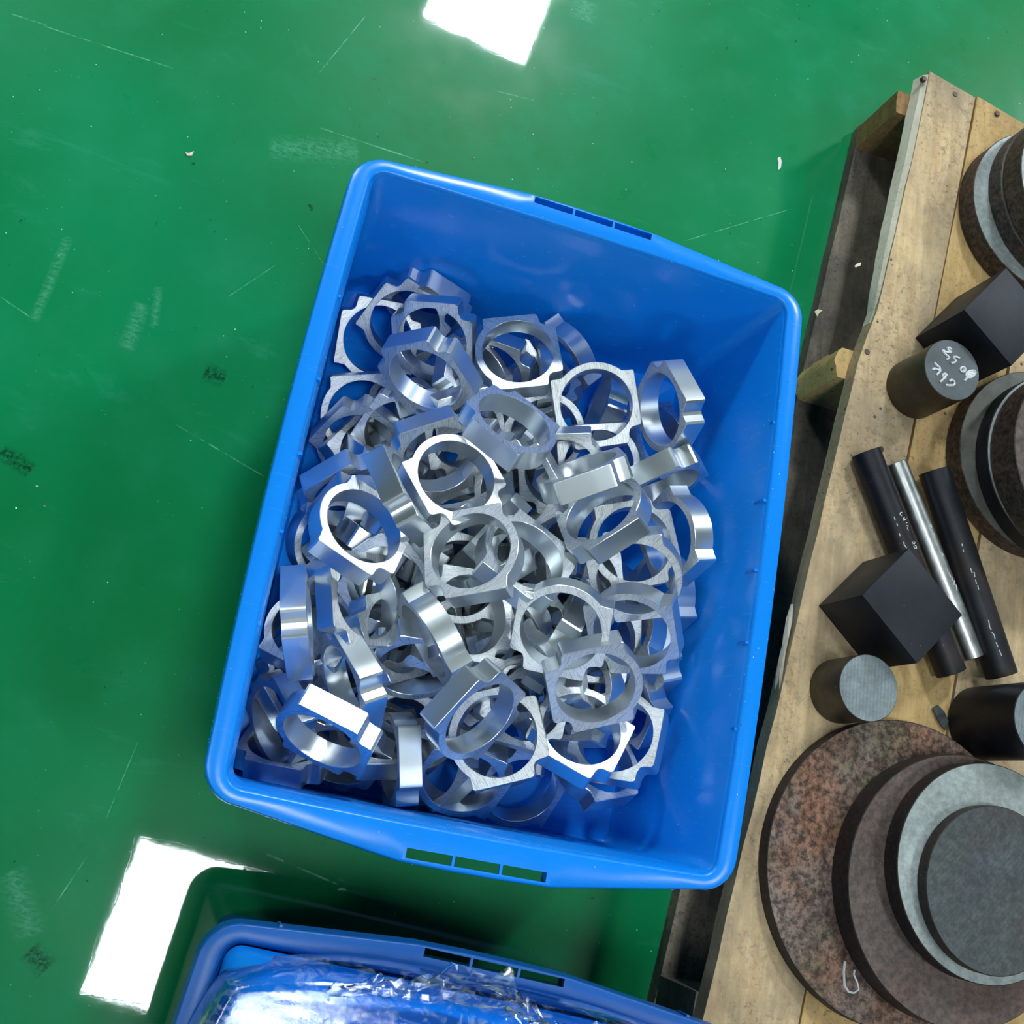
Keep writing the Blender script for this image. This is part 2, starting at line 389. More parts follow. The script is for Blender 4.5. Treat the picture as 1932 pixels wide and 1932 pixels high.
G1 = 'aluminium ring blanks heaped in the crate'
RINGS = [
(-0.0196,0.1808,0.1198,-0.1443,-0.1212,0.0932,0.9777,'right of two gently tilted aluminium rings, far end of the crate, centre',G1),
(0.0607,0.1449,0.1394,0.5663,-0.0371,-0.1393,0.8115,'flat lying aluminium ring, far end of the crate, right of centre',G1),
(0.1217,0.1493,0.1741,0.2923,0.6713,-0.0085,-0.6810,'upper of two steeply tilted aluminium rings, far end of the crate, right flank',G1),
(0.0459,0.0577,0.1868,0.1118,0.2883,-0.5209,-0.7956,'edge-on standing aluminium ring, upper part of the heap, right of centre',G1),
(-0.0293,0.0823,0.1889,-0.9069,0.3077,0.0346,0.2858,'upper of two steeply tilted aluminium rings, upper part of the heap, centre',G1),
(-0.0686,0.0242,0.1812,0.4418,-0.0353,0.1115,0.8894,'gently tilted aluminium ring, upper middle of the heap, left of centre',G1),
(-0.1400,-0.0406,0.1874,0.1467,0.1152,0.2165,0.9583,'gently tilted aluminium ring, lower middle of the heap, by the left wall',G1),
(-0.0437,-0.0423,0.2095,0.9460,-0.1258,-0.2742,0.1184,'gently tilted aluminium ring, lower middle of the heap, centre',G1),
(0.0443,-0.0840,0.2052,-0.6516,-0.0784,0.3035,-0.6908,'flat lying aluminium ring, lower middle of the heap, right of centre',G1),
(0.1160,-0.0670,0.1868,0.5078,0.0354,-0.4391,0.7403,'gently tilted aluminium ring, lower middle of the heap, right flank',G1),
(0.0830,-0.1222,0.1959,0.9200,0.3104,-0.0678,0.2296,'gently tilted aluminium ring, lower part of the heap, right flank',G1),
(-0.1274,-0.2056,0.1733,0.0757,-0.1388,-0.5432,0.8246,'rightmost of three steeply tilted aluminium rings, near end of the crate, by the left wall',G1),
(-0.1703,-0.1245,0.1687,-0.6373,-0.1907,-0.6146,-0.4240,'edge-on standing aluminium ring, lower part of the heap, by the left wall',G1),
(-0.1504,-0.1197,0.0944,0.1723,-0.1736,0.1723,0.9542,'left of two gently tilted aluminium rings, lower part of the heap, by the left wall',G1),
(-0.1130,-0.1596,0.1484,0.3988,0.6370,-0.0084,-0.6597,'upper of two edge-on standing aluminium rings, near end of the crate, left of centre',G1),
(-0.0599,-0.1286,0.1284,-0.6370,-0.3019,-0.3522,0.6157,'right of two steeply tilted aluminium rings, lower part of the heap, left of centre',G1),
(-0.0515,-0.1539,0.0965,0.5490,0.2573,0.2383,-0.7587,'gently tilted aluminium ring, lower part of the heap, left of centre',G1),
(-0.0160,-0.1677,0.1953,0.4949,-0.0957,0.4037,-0.7635,'steeply tilted aluminium ring, near end of the crate, centre',G1),
(0.0180,-0.1813,0.1610,0.1970,0.1872,-0.0314,-0.9618,'lower of two flat lying aluminium rings, near end of the crate, right of centre',G1),
(0.0880,-0.1652,0.1670,-0.8123,0.2239,-0.0751,-0.5333,'gently tilted aluminium ring, near end of the crate, right flank',G1),
(0.1299,-0.1603,0.1512,0.6897,-0.3073,-0.1532,0.6375,'flat lying aluminium ring, near end of the crate, right flank',G1),
(0.0095,-0.2162,0.0928,0.5812,0.2696,0.2672,-0.7198,'middle of three gently tilted aluminium rings, near end of the crate, centre',G1),
(0.0737,-0.2130,0.0606,-0.6159,-0.1562,-0.2474,0.7315,'gently tilted aluminium ring, near end of the crate, right of centre',G1),
(-0.0484,-0.2118,0.0827,-0.4621,0.4097,0.5478,-0.5643,'lower of two edge-on standing aluminium rings, near end of the crate, left of centre',G1),
(-0.1571,-0.1999,0.0741,-0.3738,-0.5618,-0.0149,0.7378,'leftmost of three steeply tilted aluminium rings, near end of the crate, by the left wall',G1),
(-0.1462,-0.2255,0.0537,-0.6643,0.4285,-0.2509,-0.5587,'middle of three steeply tilted aluminium rings, near end of the crate, by the left wall',G1),
(-0.0993,-0.2132,0.0705,-0.7184,-0.2969,0.3234,-0.5396,'left of two steeply tilted aluminium rings, near end of the crate, left of centre',G1),
(-0.1224,-0.0922,0.1568,-0.9483,0.0617,-0.2868,-0.1211,'steeply tilted aluminium ring, lower part of the heap, by the left wall',G1),
(-0.0989,-0.0657,0.1322,0.8905,0.2936,-0.0480,-0.3442,'flat lying aluminium ring, lower middle of the heap, left of centre',G1),
(-0.0322,-0.0871,0.1692,0.0630,-0.1236,-0.0457,-0.9893,'gently tilted aluminium ring, lower part of the heap, centre',G1),
(-0.0582,-0.1107,0.1783,-0.6313,-0.1944,0.6845,-0.3083,'edge-on standing aluminium ring, lower part of the heap, left of centre',G1),
(0.0038,-0.0323,0.1896,-0.2254,-0.0246,-0.2386,-0.9443,'upper of two steeply tilted aluminium rings, lower middle of the heap, centre',G1),
(0.0711,0.0241,0.1918,0.8374,-0.3190,-0.3889,0.2140,'left of two steeply tilted aluminium rings, upper middle of the heap, right flank',G1),
(0.1097,-0.0191,0.1871,-0.9134,-0.2951,0.1972,-0.1992,'lower of two flat lying aluminium rings, upper middle of the heap, right flank',G1),
(0.1506,0.0290,0.1679,0.7401,-0.0050,-0.6263,0.2451,'right of two steeply tilted aluminium rings, upper middle of the heap, right flank',G1),
(0.1110,0.0131,0.1615,-0.1942,-0.0883,-0.0142,0.9769,'upper of two flat lying aluminium rings, upper middle of the heap, right flank',G1),
(0.1326,0.0867,0.1531,-0.4097,-0.0323,-0.6162,0.6719,'edge-on standing aluminium ring, upper part of the heap, right flank',G1),
(-0.1062,0.1250,0.1596,-0.7306,-0.5646,-0.1104,0.3678,'middle of three steeply tilted aluminium rings, far end of the crate, left of centre',G1),
(-0.0983,0.1875,0.0918,-0.7025,-0.4070,-0.1372,0.5675,'flat lying aluminium ring, far end of the crate, left of centre',G1),
(-0.1267,0.2114,0.0585,-0.5353,-0.2144,-0.2990,0.7603,'right of two flat lying aluminium rings, far end of the crate, by the left wall',G1),
(-0.1489,0.1903,0.0438,-0.7224,-0.1615,-0.1990,0.6422,'left of two flat lying aluminium rings, far end of the crate, by the left wall',G1),
(-0.1090,0.2379,0.0556,-0.3900,-0.4082,-0.5321,0.6310,'uppermost of three steeply tilted aluminium rings, far end of the crate, left of centre',G1),
(-0.1433,0.0782,0.0538,-0.4886,-0.2344,-0.3370,0.7699,'gently tilted aluminium ring, upper part of the heap, by the left wall',G1),
(-0.1455,0.1092,0.0435,0.1514,0.0582,0.2269,-0.9603,'upper of two flat lying aluminium rings, upper part of the heap, by the left wall',G1),
(-0.1082,0.0887,0.0786,0.5352,0.2567,0.2140,-0.7758,'lower of two flat lying aluminium rings, upper part of the heap, by the left wall',G1),
(-0.0818,0.0556,0.1464,-0.2831,0.0093,-0.3995,0.8719,'lower of two gently tilted aluminium rings, upper part of the heap, left of centre',G1),
(-0.1084,0.0023,0.1781,0.5140,0.1105,0.5153,0.6768,'edge-on standing aluminium ring, upper middle of the heap, left of centre',G1),
(-0.1472,0.0143,0.0922,-0.8319,-0.3862,-0.3026,0.2594,'steeply tilted aluminium ring, upper middle of the heap, by the left wall',G1),
(-0.1501,-0.0290,0.0707,-0.1541,0.1669,-0.1544,0.9616,'flat lying aluminium ring, lower middle of the heap, by the left wall',G1),
(-0.1175,0.0716,0.0593,0.0757,-0.0535,-0.4667,-0.8795,'edge-on standing aluminium ring, upper middle of the heap, by the left wall',G1),
(-0.1037,0.1213,0.0513,0.3482,-0.1102,0.2563,0.8949,'steeply tilted aluminium ring, upper part of the heap, by the left wall',G1),
(0.0209,0.1750,0.0606,-0.4358,0.2851,-0.0837,-0.8496,'steeply tilted aluminium ring, far end of the crate, centre',G1),
(0.0405,0.2197,0.0572,0.6828,0.3060,-0.5978,0.2877,'steeply tilted aluminium ring, far end of the crate, right of centre',G1),
(0.0260,0.1222,0.0911,0.7865,0.1765,-0.0851,0.5857,'leftmost of three flat lying aluminium rings, upper part of the heap, right of centre',G1),
(0.0970,0.1768,0.0607,0.6661,-0.2677,-0.6702,0.1880,'edge-on standing aluminium ring, far end of the crate, right of centre',G1),
(0.0008,0.0436,0.1441,-0.3203,-0.3503,-0.0536,0.8785,'flat lying aluminium ring, upper middle of the heap, centre',G1),
(-0.0438,0.0310,0.1122,-0.6959,0.5150,0.0111,-0.5003,'upper of two edge-on standing aluminium rings, upper middle of the heap, centre',G1),
(0.0763,-0.0270,0.1364,-0.6209,-0.0253,-0.0805,-0.7794,'gently tilted aluminium ring, lower middle of the heap, right of centre',G1),
(0.0667,-0.0850,0.1300,0.5339,0.1587,-0.7504,-0.3558,'edge-on standing aluminium ring, lower part of the heap, right of centre',G1),
(0.1040,-0.0733,0.1265,0.6480,-0.0396,-0.0689,0.7575,'flat lying aluminium ring, lower middle of the heap, right flank',G1),
(0.1727,-0.0109,0.1021,-0.7251,0.0390,0.6510,-0.2213,'upper of two steeply tilted aluminium rings, lower middle of the heap, right flank',G1),
(0.1674,-0.0712,0.0971,0.3100,-0.4587,-0.4700,0.6874,'rightmost of four steeply tilted aluminium rings, lower part of the heap, right flank',G1),
(0.1643,-0.1167,0.0802,0.6863,-0.0945,-0.5850,0.4217,'third from left of four steeply tilted aluminium rings, lower part of the heap, right flank',G1),
(0.1352,-0.1826,0.0916,-0.1899,0.1275,0.2541,0.9397,'steeply tilted aluminium ring, near end of the crate, right flank',G1),
(0.0328,-0.1194,0.1374,0.8563,0.1802,-0.3963,0.2780,'gently tilted aluminium ring, lower part of the heap, right of centre',G1),
(-0.0151,-0.0361,0.1311,0.7225,-0.5742,-0.1045,0.3707,'edge-on standing aluminium ring, lower middle of the heap, centre',G1),
(-0.0334,-0.0461,0.1172,0.6865,0.0189,0.0096,-0.7269,'flat lying aluminium ring, lower middle of the heap, centre',G1),
(-0.1343,-0.0107,0.1097,-0.7275,-0.3802,0.1924,-0.5377,'lower of two gently tilted aluminium rings, upper middle of the heap, by the left wall',G1),
(-0.1095,-0.0209,0.0772,-0.5608,0.4391,0.0282,-0.7013,'left of two mostly buried aluminium rings, lower middle of the heap, left of centre','mostly buried rings low in the heap'),
(-0.1091,-0.1233,0.0717,-0.9318,-0.2637,-0.1240,-0.2166,'right of two gently tilted aluminium rings, lower part of the heap, by the left wall',G1),
(-0.0683,-0.1980,0.0653,0.5712,-0.2459,0.2826,0.7304,'right of two steeply tilted aluminium rings, near end of the crate, left of centre',G1),
(-0.0066,-0.2080,0.0556,-0.8204,0.1472,0.4267,-0.3510,'lowermost of three gently tilted aluminium rings, near end of the crate, centre',G1),
(0.0429,-0.1446,0.1312,-0.7323,0.0009,-0.0414,-0.6797,'upper of two flat lying aluminium rings, near end of the crate, right of centre',G1),
(0.0185,-0.0726,0.1186,0.7630,0.2954,-0.4595,0.3456,'lower of two steeply tilted aluminium rings, lower middle of the heap, centre',G1),
(0.0827,0.1003,0.1052,-0.9720,-0.1656,0.0553,-0.1575,'rightmost of three flat lying aluminium rings, upper part of the heap, right of centre',G1),
(-0.1464,-0.1617,0.0455,-0.8965,0.0172,-0.2322,-0.3769,'gently tilted aluminium ring, near end of the crate, by the left wall',G1),
(0.1334,-0.0642,0.1210,0.8345,-0.1832,-0.4895,0.1743,'lower of two steeply tilted aluminium rings, lower middle of the heap, right flank',G1),
(0.1160,-0.1157,0.1292,-0.9593,0.1259,-0.2527,0.0112,'leftmost of four steeply tilted aluminium rings, lower part of the heap, right flank',G1),
(0.1015,-0.1320,0.1265,0.8457,-0.0769,-0.5280,-0.0084,'second from left of four steeply tilted aluminium rings, lower part of the heap, right flank',G1),
(-0.1365,-0.0815,0.0788,-0.8409,-0.3273,-0.0268,-0.4302,'lowermost of three mostly buried aluminium rings, lower middle of the heap, by the left wall','mostly buried rings low in the heap'),
(-0.0864,-0.1128,0.1187,-0.9186,0.0787,-0.3079,-0.2349,'left of two steeply tilted aluminium rings, lower part of the heap, left of centre',G1),
(0.1483,0.1474,0.0855,-0.9502,0.0372,-0.2194,-0.2181,'lower of two steeply tilted aluminium rings, far end of the crate, right flank',G1),
(-0.0517,0.1583,0.0869,-0.7119,-0.0544,-0.2187,-0.6652,'lowermost of three steeply tilted aluminium rings, far end of the crate, left of centre',G1),
(-0.0575,0.0962,0.1098,0.9170,0.2893,0.1049,0.2536,'upper of two gently tilted aluminium rings, upper part of the heap, left of centre',G1),
(0.0412,0.0769,0.1299,-0.9259,-0.3183,0.1398,-0.1481,'middle of three flat lying aluminium rings, upper part of the heap, right of centre',G1),
(-0.0899,-0.0212,0.1131,0.1456,-0.0903,-0.7978,0.5781,'upper of two edge-on standing aluminium rings, lower middle of the heap, left of centre',G1),
(0.0581,-0.1760,0.0405,-0.1348,0.7111,-0.6658,0.1813,'lower of two mostly buried aluminium rings, near end of the crate, right of centre','mostly buried rings low in the heap'),
(0.1134,-0.1130,0.0473,0.3207,0.2476,-0.9141,-0.0151,'mostly buried aluminium ring, lower part of the heap, right flank','mostly buried rings low in the heap'),
(-0.0217,-0.0217,0.0396,0.1609,0.6734,-0.7036,0.1597,'left of two mostly buried aluminium rings, lower middle of the heap, centre','mostly buried rings low in the heap'),
(0.0539,0.0052,0.0793,-0.0171,0.8989,-0.1191,-0.4214,'steeply tilted aluminium ring, upper middle of the heap, right of centre',G1),
(-0.0041,-0.1062,0.0224,-0.0066,-0.5463,0.8375,-0.0055,'rightmost of three mostly buried aluminium rings, lower part of the heap, left of centre','mostly buried rings low in the heap'),
(-0.0675,0.1036,0.0495,-0.1300,0.8512,0.2633,0.4350,'mostly buried aluminium ring, upper part of the heap, left of centre','mostly buried rings low in the heap'),
(-0.1317,0.0637,0.0500,-0.1414,-0.4833,0.8621,0.0567,'upper of two gently tilted aluminium rings, upper middle of the heap, by the left wall',G1),
(0.0946,-0.0353,0.0489,0.1199,0.0805,0.9556,-0.2567,'middle of three mostly buried aluminium rings, lower middle of the heap, right of centre','mostly buried rings low in the heap'),
(0.0917,-0.1265,0.0464,-0.0089,0.8786,-0.3389,-0.3363,'lowermost of four mostly buried aluminium rings, lower part of the heap, right of centre','mostly buried rings low in the heap'),
(-0.0492,-0.1847,0.0444,-0.1032,0.6643,-0.7243,-0.1531,'mostly buried aluminium ring, near end of the crate, left of centre','mostly buried rings low in the heap'),
(0.0800,-0.1290,0.0511,0.1873,0.2022,-0.9295,0.2451,'upper of two mostly buried aluminium rings, near end of the crate, right of centre','mostly buried rings low in the heap'),
(0.0084,-0.0866,0.0736,0.6639,0.0229,-0.1098,0.7394,'uppermost of four mostly buried aluminium rings, lower part of the heap, right of centre','mostly buried rings low in the heap'),
(-0.0353,-0.1848,0.0430,0.2459,0.9054,-0.3458,0.0108,'uppermost of three gently tilted aluminium rings, near end of the crate, centre',G1),
(-0.0123,0.0004,0.1123,-0.2384,-0.6778,0.1502,-0.6791,'lower of two edge-on standing aluminium rings, upper middle of the heap, centre',G1),
(0.0242,0.0991,0.0704,0.7904,0.4326,0.3966,0.1753,'right of two mostly buried aluminium rings, upper part of the heap, centre','mostly buried rings low in the heap'),
(-0.1158,-0.1030,0.0490,-0.7749,0.3430,-0.2121,0.4866,'mostly buried aluminium ring, lower part of the heap, by the left wall','mostly buried rings low in the heap'),
(0.0566,-0.0499,0.0765,-0.3627,-0.0250,0.8563,0.3668,'leftmost of three mostly buried aluminium rings, lower middle of the heap, right of centre','mostly buried rings low in the heap'),
(-0.0052,-0.0698,0.0678,-0.0497,0.8612,0.3134,-0.3971,'left of two mostly buried aluminium rings, lower part of the heap, centre','mostly buried rings low in the heap'),
(0.0115,0.0054,0.0733,0.0674,0.9358,0.1161,-0.3259,'right of two mostly buried aluminium rings, upper middle of the heap, centre','mostly buried rings low in the heap'),
(0.0242,-0.0951,0.0674,-0.6890,-0.1260,0.2485,0.6691,'second highest of four mostly buried aluminium rings, lower part of the heap, right of centre','mostly buried rings low in the heap'),
(-0.0375,-0.0966,0.0317,-0.8504,-0.0248,-0.0949,-0.5169,'middle of three mostly buried aluminium rings, lower part of the heap, left of centre','mostly buried rings low in the heap'),
(0.0628,-0.0944,0.0532,-0.1033,-0.6184,-0.2800,0.7270,'third highest of four mostly buried aluminium rings, lower part of the heap, right of centre','mostly buried rings low in the heap'),
(-0.0225,-0.0776,0.0726,-0.6521,-0.1126,0.0086,-0.7497,'right of two mostly buried aluminium rings, lower middle of the heap, centre','mostly buried rings low in the heap'),
(-0.1138,-0.0603,0.0600,0.5731,0.7560,-0.2340,0.2126,'lower of two edge-on standing aluminium rings, lower middle of the heap, left of centre',G1),
(-0.1460,-0.1319,0.0576,0.2293,0.8616,0.1699,0.4198,'mostly buried aluminium ring, near end of the crate, by the left wall','mostly buried rings low in the heap'),
(0.0233,0.1871,0.0581,-0.2150,-0.6159,-0.3135,-0.6900,'edge-on standing aluminium ring, far end of the crate, centre',G1),
(0.0209,0.0131,0.0330,0.3615,0.0457,0.1276,0.9225,'left of two mostly buried aluminium rings, upper middle of the heap, centre','mostly buried rings low in the heap'),
(0.1173,-0.0250,0.0665,-0.3621,0.8502,0.0390,-0.3802,'edge-on standing aluminium ring, lower middle of the heap, right flank',G1),
(-0.1221,-0.0004,0.0315,0.0052,0.7052,0.7013,0.1043,'uppermost of three mostly buried aluminium rings, lower middle of the heap, by the left wall','mostly buried rings low in the heap'),
(-0.0278,0.1886,0.0536,0.4671,-0.5983,0.6150,0.2133,'left of two gently tilted aluminium rings, far end of the crate, centre',G1),
(-0.0693,-0.0035,0.0467,-0.1166,0.2869,-0.8945,0.3224,'right of two mostly buried aluminium rings, lower middle of the heap, left of centre','mostly buried rings low in the heap'),
(-0.1089,-0.0265,0.0766,-0.1011,-0.1296,-0.5821,-0.7964,'lower of two edge-on standing aluminium rings, lower middle of the heap, by the left wall',G1),
(-0.0358,0.0759,0.0952,-0.2505,0.1243,-0.8813,-0.3810,'gently tilted aluminium ring, upper part of the heap, centre',G1),
(0.0133,0.0610,0.0558,0.1178,-0.0957,0.9734,-0.1719,'left of two mostly buried aluminium rings, upper part of the heap, centre','mostly buried rings low in the heap'),
(-0.0116,0.1829,0.0528,0.9053,0.2285,0.0194,-0.3575,'mostly buried aluminium ring, far end of the crate, centre','mostly buried rings low in the heap'),
(-0.1298,0.0121,0.0573,-0.5997,-0.2533,0.6996,0.2945,'upper of two edge-on standing aluminium rings, lower middle of the heap, by the left wall',G1),
(-0.1064,0.0702,0.0414,-0.6606,0.1451,-0.2215,-0.7025,'mostly buried aluminium ring, upper middle of the heap, left of centre','mostly buried rings low in the heap'),
(-0.0910,0.1430,0.0530,-0.4863,-0.3751,-0.7438,0.2637,'edge-on standing aluminium ring, upper part of the heap, left of centre',G1),
(-0.0832,-0.0989,0.0551,0.0901,0.6231,0.6276,-0.4579,'leftmost of three mostly buried aluminium rings, lower part of the heap, left of centre','mostly buried rings low in the heap'),
(0.0266,-0.0714,0.0885,-0.6622,0.1553,0.5293,0.5072,'edge-on standing aluminium ring, lower part of the heap, centre',G1),
(0.0549,0.0098,0.0611,0.5801,0.8133,0.0043,0.0450,'mostly buried aluminium ring, upper middle of the heap, right of centre','mostly buried rings low in the heap'),
(0.0204,-0.1240,0.0444,0.0172,0.2932,0.9558,-0.0149,'mostly buried aluminium ring, near end of the crate, centre','mostly buried rings low in the heap'),
(0.0138,0.0902,0.0599,-0.6543,0.0457,0.6168,-0.4351,'lower of two steeply tilted aluminium rings, upper part of the heap, centre',G1),
(-0.1449,-0.0638,0.0534,-0.6750,-0.3075,0.6108,-0.2771,'middle of three mostly buried aluminium rings, lower middle of the heap, by the left wall','mostly buried rings low in the heap'),
(0.1096,-0.0036,0.0542,-0.5231,0.4337,-0.4719,0.5617,'rightmost of three mostly buried aluminium rings, lower middle of the heap, right of centre','mostly buried rings low in the heap'),
(-0.0079,-0.0876,0.1044,-0.1983,0.8684,-0.4464,-0.0858,'right of two mostly buried aluminium rings, lower part of the heap, centre','mostly buried rings low in the heap')]

# ------------------------------------------------------------------ crates
def outline(hx, hy, r, bow=.005, n=7, hb=None, seg=7):
    """rounded rectangle with bowed sides; hb = (half length, bulge) of the handle bay in the short sides"""
    pts = []
    cs = [(hx, hy, 0), (-hx, hy, 90), (-hx, -hy, 180), (hx, -hy, 270)]
    for ci, (cx, cy, a0) in enumerate(cs):
        sx, sy = (1 if cx > 0 else -1), (1 if cy > 0 else -1)
        ox, oy = cx - sx * r, cy - sy * r
        for k in range(seg + 1):
            a = math.radians(a0 + 90 * k / seg)
            pts.append((ox + r * math.cos(a), oy + r * math.sin(a)))
        nx, ny, _ = cs[(ci + 1) % 4]
        if ci in (0, 2):      # short side (end wall), runs along x
            x0, x1 = ox, nx - (1 if nx > 0 else -1) * r
            if hb:
                s2 = 1 if x0 > x1 else -1; B = hb[1] if sy > 0 else hb[2]
                pts += [(s2 * hb[0], sy * (hy + B)), (s2 * hb[0] * .33, sy * (hy + B + .001)), (-s2 * hb[0] * .33, sy * (hy + B + .001)), (-s2 * hb[0], sy * (hy + B))]
            else:
                for k in range(1, n):
                    u = k / n; pts.append((x0 + (x1 - x0) * u, cy + sy * bow * .5 * 4 * u * (1 - u)))
        else:
            y0, y1 = oy, ny - (1 if ny > 0 else -1) * r
            for k in range(1, n):
                u = k / n; pts.append((cx + sx * bow * 4 * u * (1 - u), y0 + (y1 - y0) * u))
    return pts

def flat_with_holes(bm, loops, z):
    """triangulated flat face bounded by the first loop with the others as holes; returns the boundary verts"""
    vs = []; es = []
    for L in loops:
        v = [bm.verts.new((p[0], p[1], z)) for p in L]; vs.append(v)
        es += [bm.edges.new((v[i], v[(i + 1) % len(v)])) for i in range(len(v))]
    bmesh.ops.triangle_fill(bm, use_beauty=True, use_dissolve=False, edges=es, normal=(0, 0, 1))
    return vs

def loft(bm, loops, closed_bottom=False):
    vs = [[bm.verts.new(p) for p in L] for L in loops]
    n = len(vs[0])
    for a, b in zip(vs, vs[1:]):
        for k in range(n): bm.faces.new((a[k], a[(k + 1) % n], b[(k + 1) % n], b[k]))
    return vs

def crate(label, loc, rz, H=.235, mat=None, empty=True):
    mat = mat or M_BLUE
    t = thing('storage_crate', label, 'crate', loc, rz)
    hx, hy = .200, .2602                      # inner opening
    inner = outline(hx, hy, .013)
    L3 = lambda o_, z: [(p[0], p[1], z) for p in o_]
    hb = lambda d: (.062, .0120, .0185)
    O = lambda d, z: L3(outline(.2175 - d, .2735 - d, .030 - d, hb=hb(d)), z)
    slots = []
    for sy in (1, -1):
        for k in (-1, 0, 1):
            xa, xb = k * .0385 - .0182, k * .0385 + .0182
            ya, yb = (.2775, .2838) if sy > 0 else (-.2888, -.2812)
            slots.append([(xa, ya), (xb, ya), (xb, yb), (xa, yb)])
    bm = bmesh.new()
    vs = flat_with_holes(bm, [outline(.2175 - .0016, .2735 - .0016, .0284, hb=hb(0)), outline(hx + .0035, hy + .0035, .0165)] + slots, H)
    def walls(v, L, rev=False):
        q = [bm.verts.new(p) for p in L]; n = len(v)
        for k in range(n):
            f = (v[k], v[(k + 1) % n], q[(k + 1) % n], q[k]); bm.faces.new(f[::-1] if rev else f)
        return q
    q = walls(vs[0], O(.0006, H - .0006)); q = walls(q, O(0, H - .002)); q = walls(q, O(0, H - .0035))
    q = walls(vs[1], L3(outline(hx + .0015, hy + .0015, .0145), H - .0006), True); q = walls(q, L3(outline(hx + .0004, hy + .0004, .0134), H - .0022), True); walls(q, L3(inner, H - .005), True)
    for v in vs[2:]: walls(v, [(u.co.x, u.co.y, H - .0035) for u in v], True)
    obj('rim', bm, mat, t, 50)
    # skirt hanging from the rim's outer edge
    bm = bmesh.new()
    loft(bm, [O(.0022, H - .004), O(.0016, H - .022), O(-.0007, H - .022), O(0, H - .0036)])
    obj('rim_skirt', bm, mat, t, 40)
    # tub: inner skin, floor, outer skin
    bm = bmesh.new()
    I = lambda hx_, hy_, r_, z, b=.005: L3(outline(hx_, hy_, r_, b), z)
    loops = [I(hx, hy, .013, H - .004), I(.1985, .2588, .012, H - .006), I(.1975, .2578, .012, H - .019), I(.1962, .2565, .012, H - .021),
             I(.1915, .2515, .012, .030, .002), I(.1900, .2502, .012, .0145, .001), I(.1885, .2488, .011, .012, .001)]
    vs = loft(bm, loops)
    bm.faces.new(vs[-1])
    out = [I(.2025, .2627, .015, H - .005), I(.2000, .2605, .015, H - .022), I(.195, .2550, .014, .016, .002), I(.189, .250, .012, .000, 0)]
    vo = loft(bm, out)
    bm.faces.new(vo[-1][::-1])
    n = len(vs[0])
    for k in range(n): bm.faces.new((vs[0][k], vs[0][(k + 1) % n], vo[0][(k + 1) % n], vo[0][k]))
    obj('tub', bm, mat, t, 40)
    # stiffening ribs between skirt and wall
    for sx in (1, -1):
        for y in (-.215, -.14, -.065, 0, .065, .14, .215):
            bm = bmesh.new(); x0, x1 = sorted((sx * .2015, sx * (.2155 + .004 * (1 - (y / .26) ** 2))))
            box(bm, (x0, y - .0012, H - .022), (x1, y + .0012, H - .003)); obj('rib', bm, mat, t)
    for sy in (1, -1):
        for x in (-.165, -.115, -.0610, .0610, .115, .165):
            bm = bmesh.new(); y1 = .2715 + ((.0115 if sy > 0 else .018) if abs(x) < .07 else .006)
            a, b = sorted((sy * .262, sy * y1)); box(bm, (x - .0012, a, H - .022), (x + .0012, b, H - .003)); obj('rib', bm, mat, t)
        bm = bmesh.new()            # grip wall behind the three slots
        a, b = (.2755, .2772) if sy > 0 else (-.2808, -.279); box(bm, (-.06, a, H - .022), (.06, b, H - .0025)); obj('handle_web', bm, mat, t)
    # floor ribs on the inside: two shallow raised fields on the end walls
    return t

crate('open bright blue plastic crate heaped with aluminium ring blanks', (0, 0, 0), 0)

# ------------------------------------------------------------------ film wrapped crate in the foreground
t = crate('shaded blue plastic crate covered with shiny wrinkled clear film', (.012, -.636, 0), math.radians(-3.3), mat=M_BLUE_SHADE)
def film():
    nx, ny = 150, 110
    bm = bmesh.new(); rnd = random.Random(3)
    hx, hy = .2215, .2720
    ridge = [(rnd.uniform(-.2, .2), rnd.uniform(-.26, .26), rnd.uniform(0, 6.28), rnd.uniform(.02, .06), rnd.uniform(.0008, .0025)) for _ in range(110)]
    g = []
    for j in range(ny + 1):
        row = []
        for i in range(nx + 1):
            u, v = i / nx * 2 - 1, j / ny * 2 - 1
            # round the corners of the sheet
            x, y = u * hx, v * hy
            m = max(abs(u), abs(v)); 
            k = 1 - .11 * max(0, (u * u * v * v) ** 1.5)
            x *= k; y *= k
            edge = min(hx - abs(u * hx), hy - abs(v * hy))
            z = .242 + .052 * (1 - math.exp(-max(edge, 0) / .0032)) + .005 * (1 - u * u)
            wk = min(1, max(0, (x + .135) / .10))
            z += .0007 * wk * math.sin(y * 420 + 1.6 * math.sin(x * 22)) * math.exp(-max(edge, 0) / .10) * min(1, edge / .01)
            for (a, b, t, L, h) in ridge:
                dx, dy = x - a, y - b
                p = dx * math.cos(t) + dy * math.sin(t); q = -dx * math.sin(t) + dy * math.cos(t)
                z += h * (.06 + .94 * wk) * math.exp(-(q / .0035) ** 2 - (p / L) ** 2)
            row.append(bm.verts.new((x, y, z)))
        g.append(row)
    for j in range(ny):
        for i in range(nx): bm.faces.new((g[j][i], g[j][i + 1], g[j + 1][i + 1], g[j + 1][i]))
    return bm, g, nx, ny
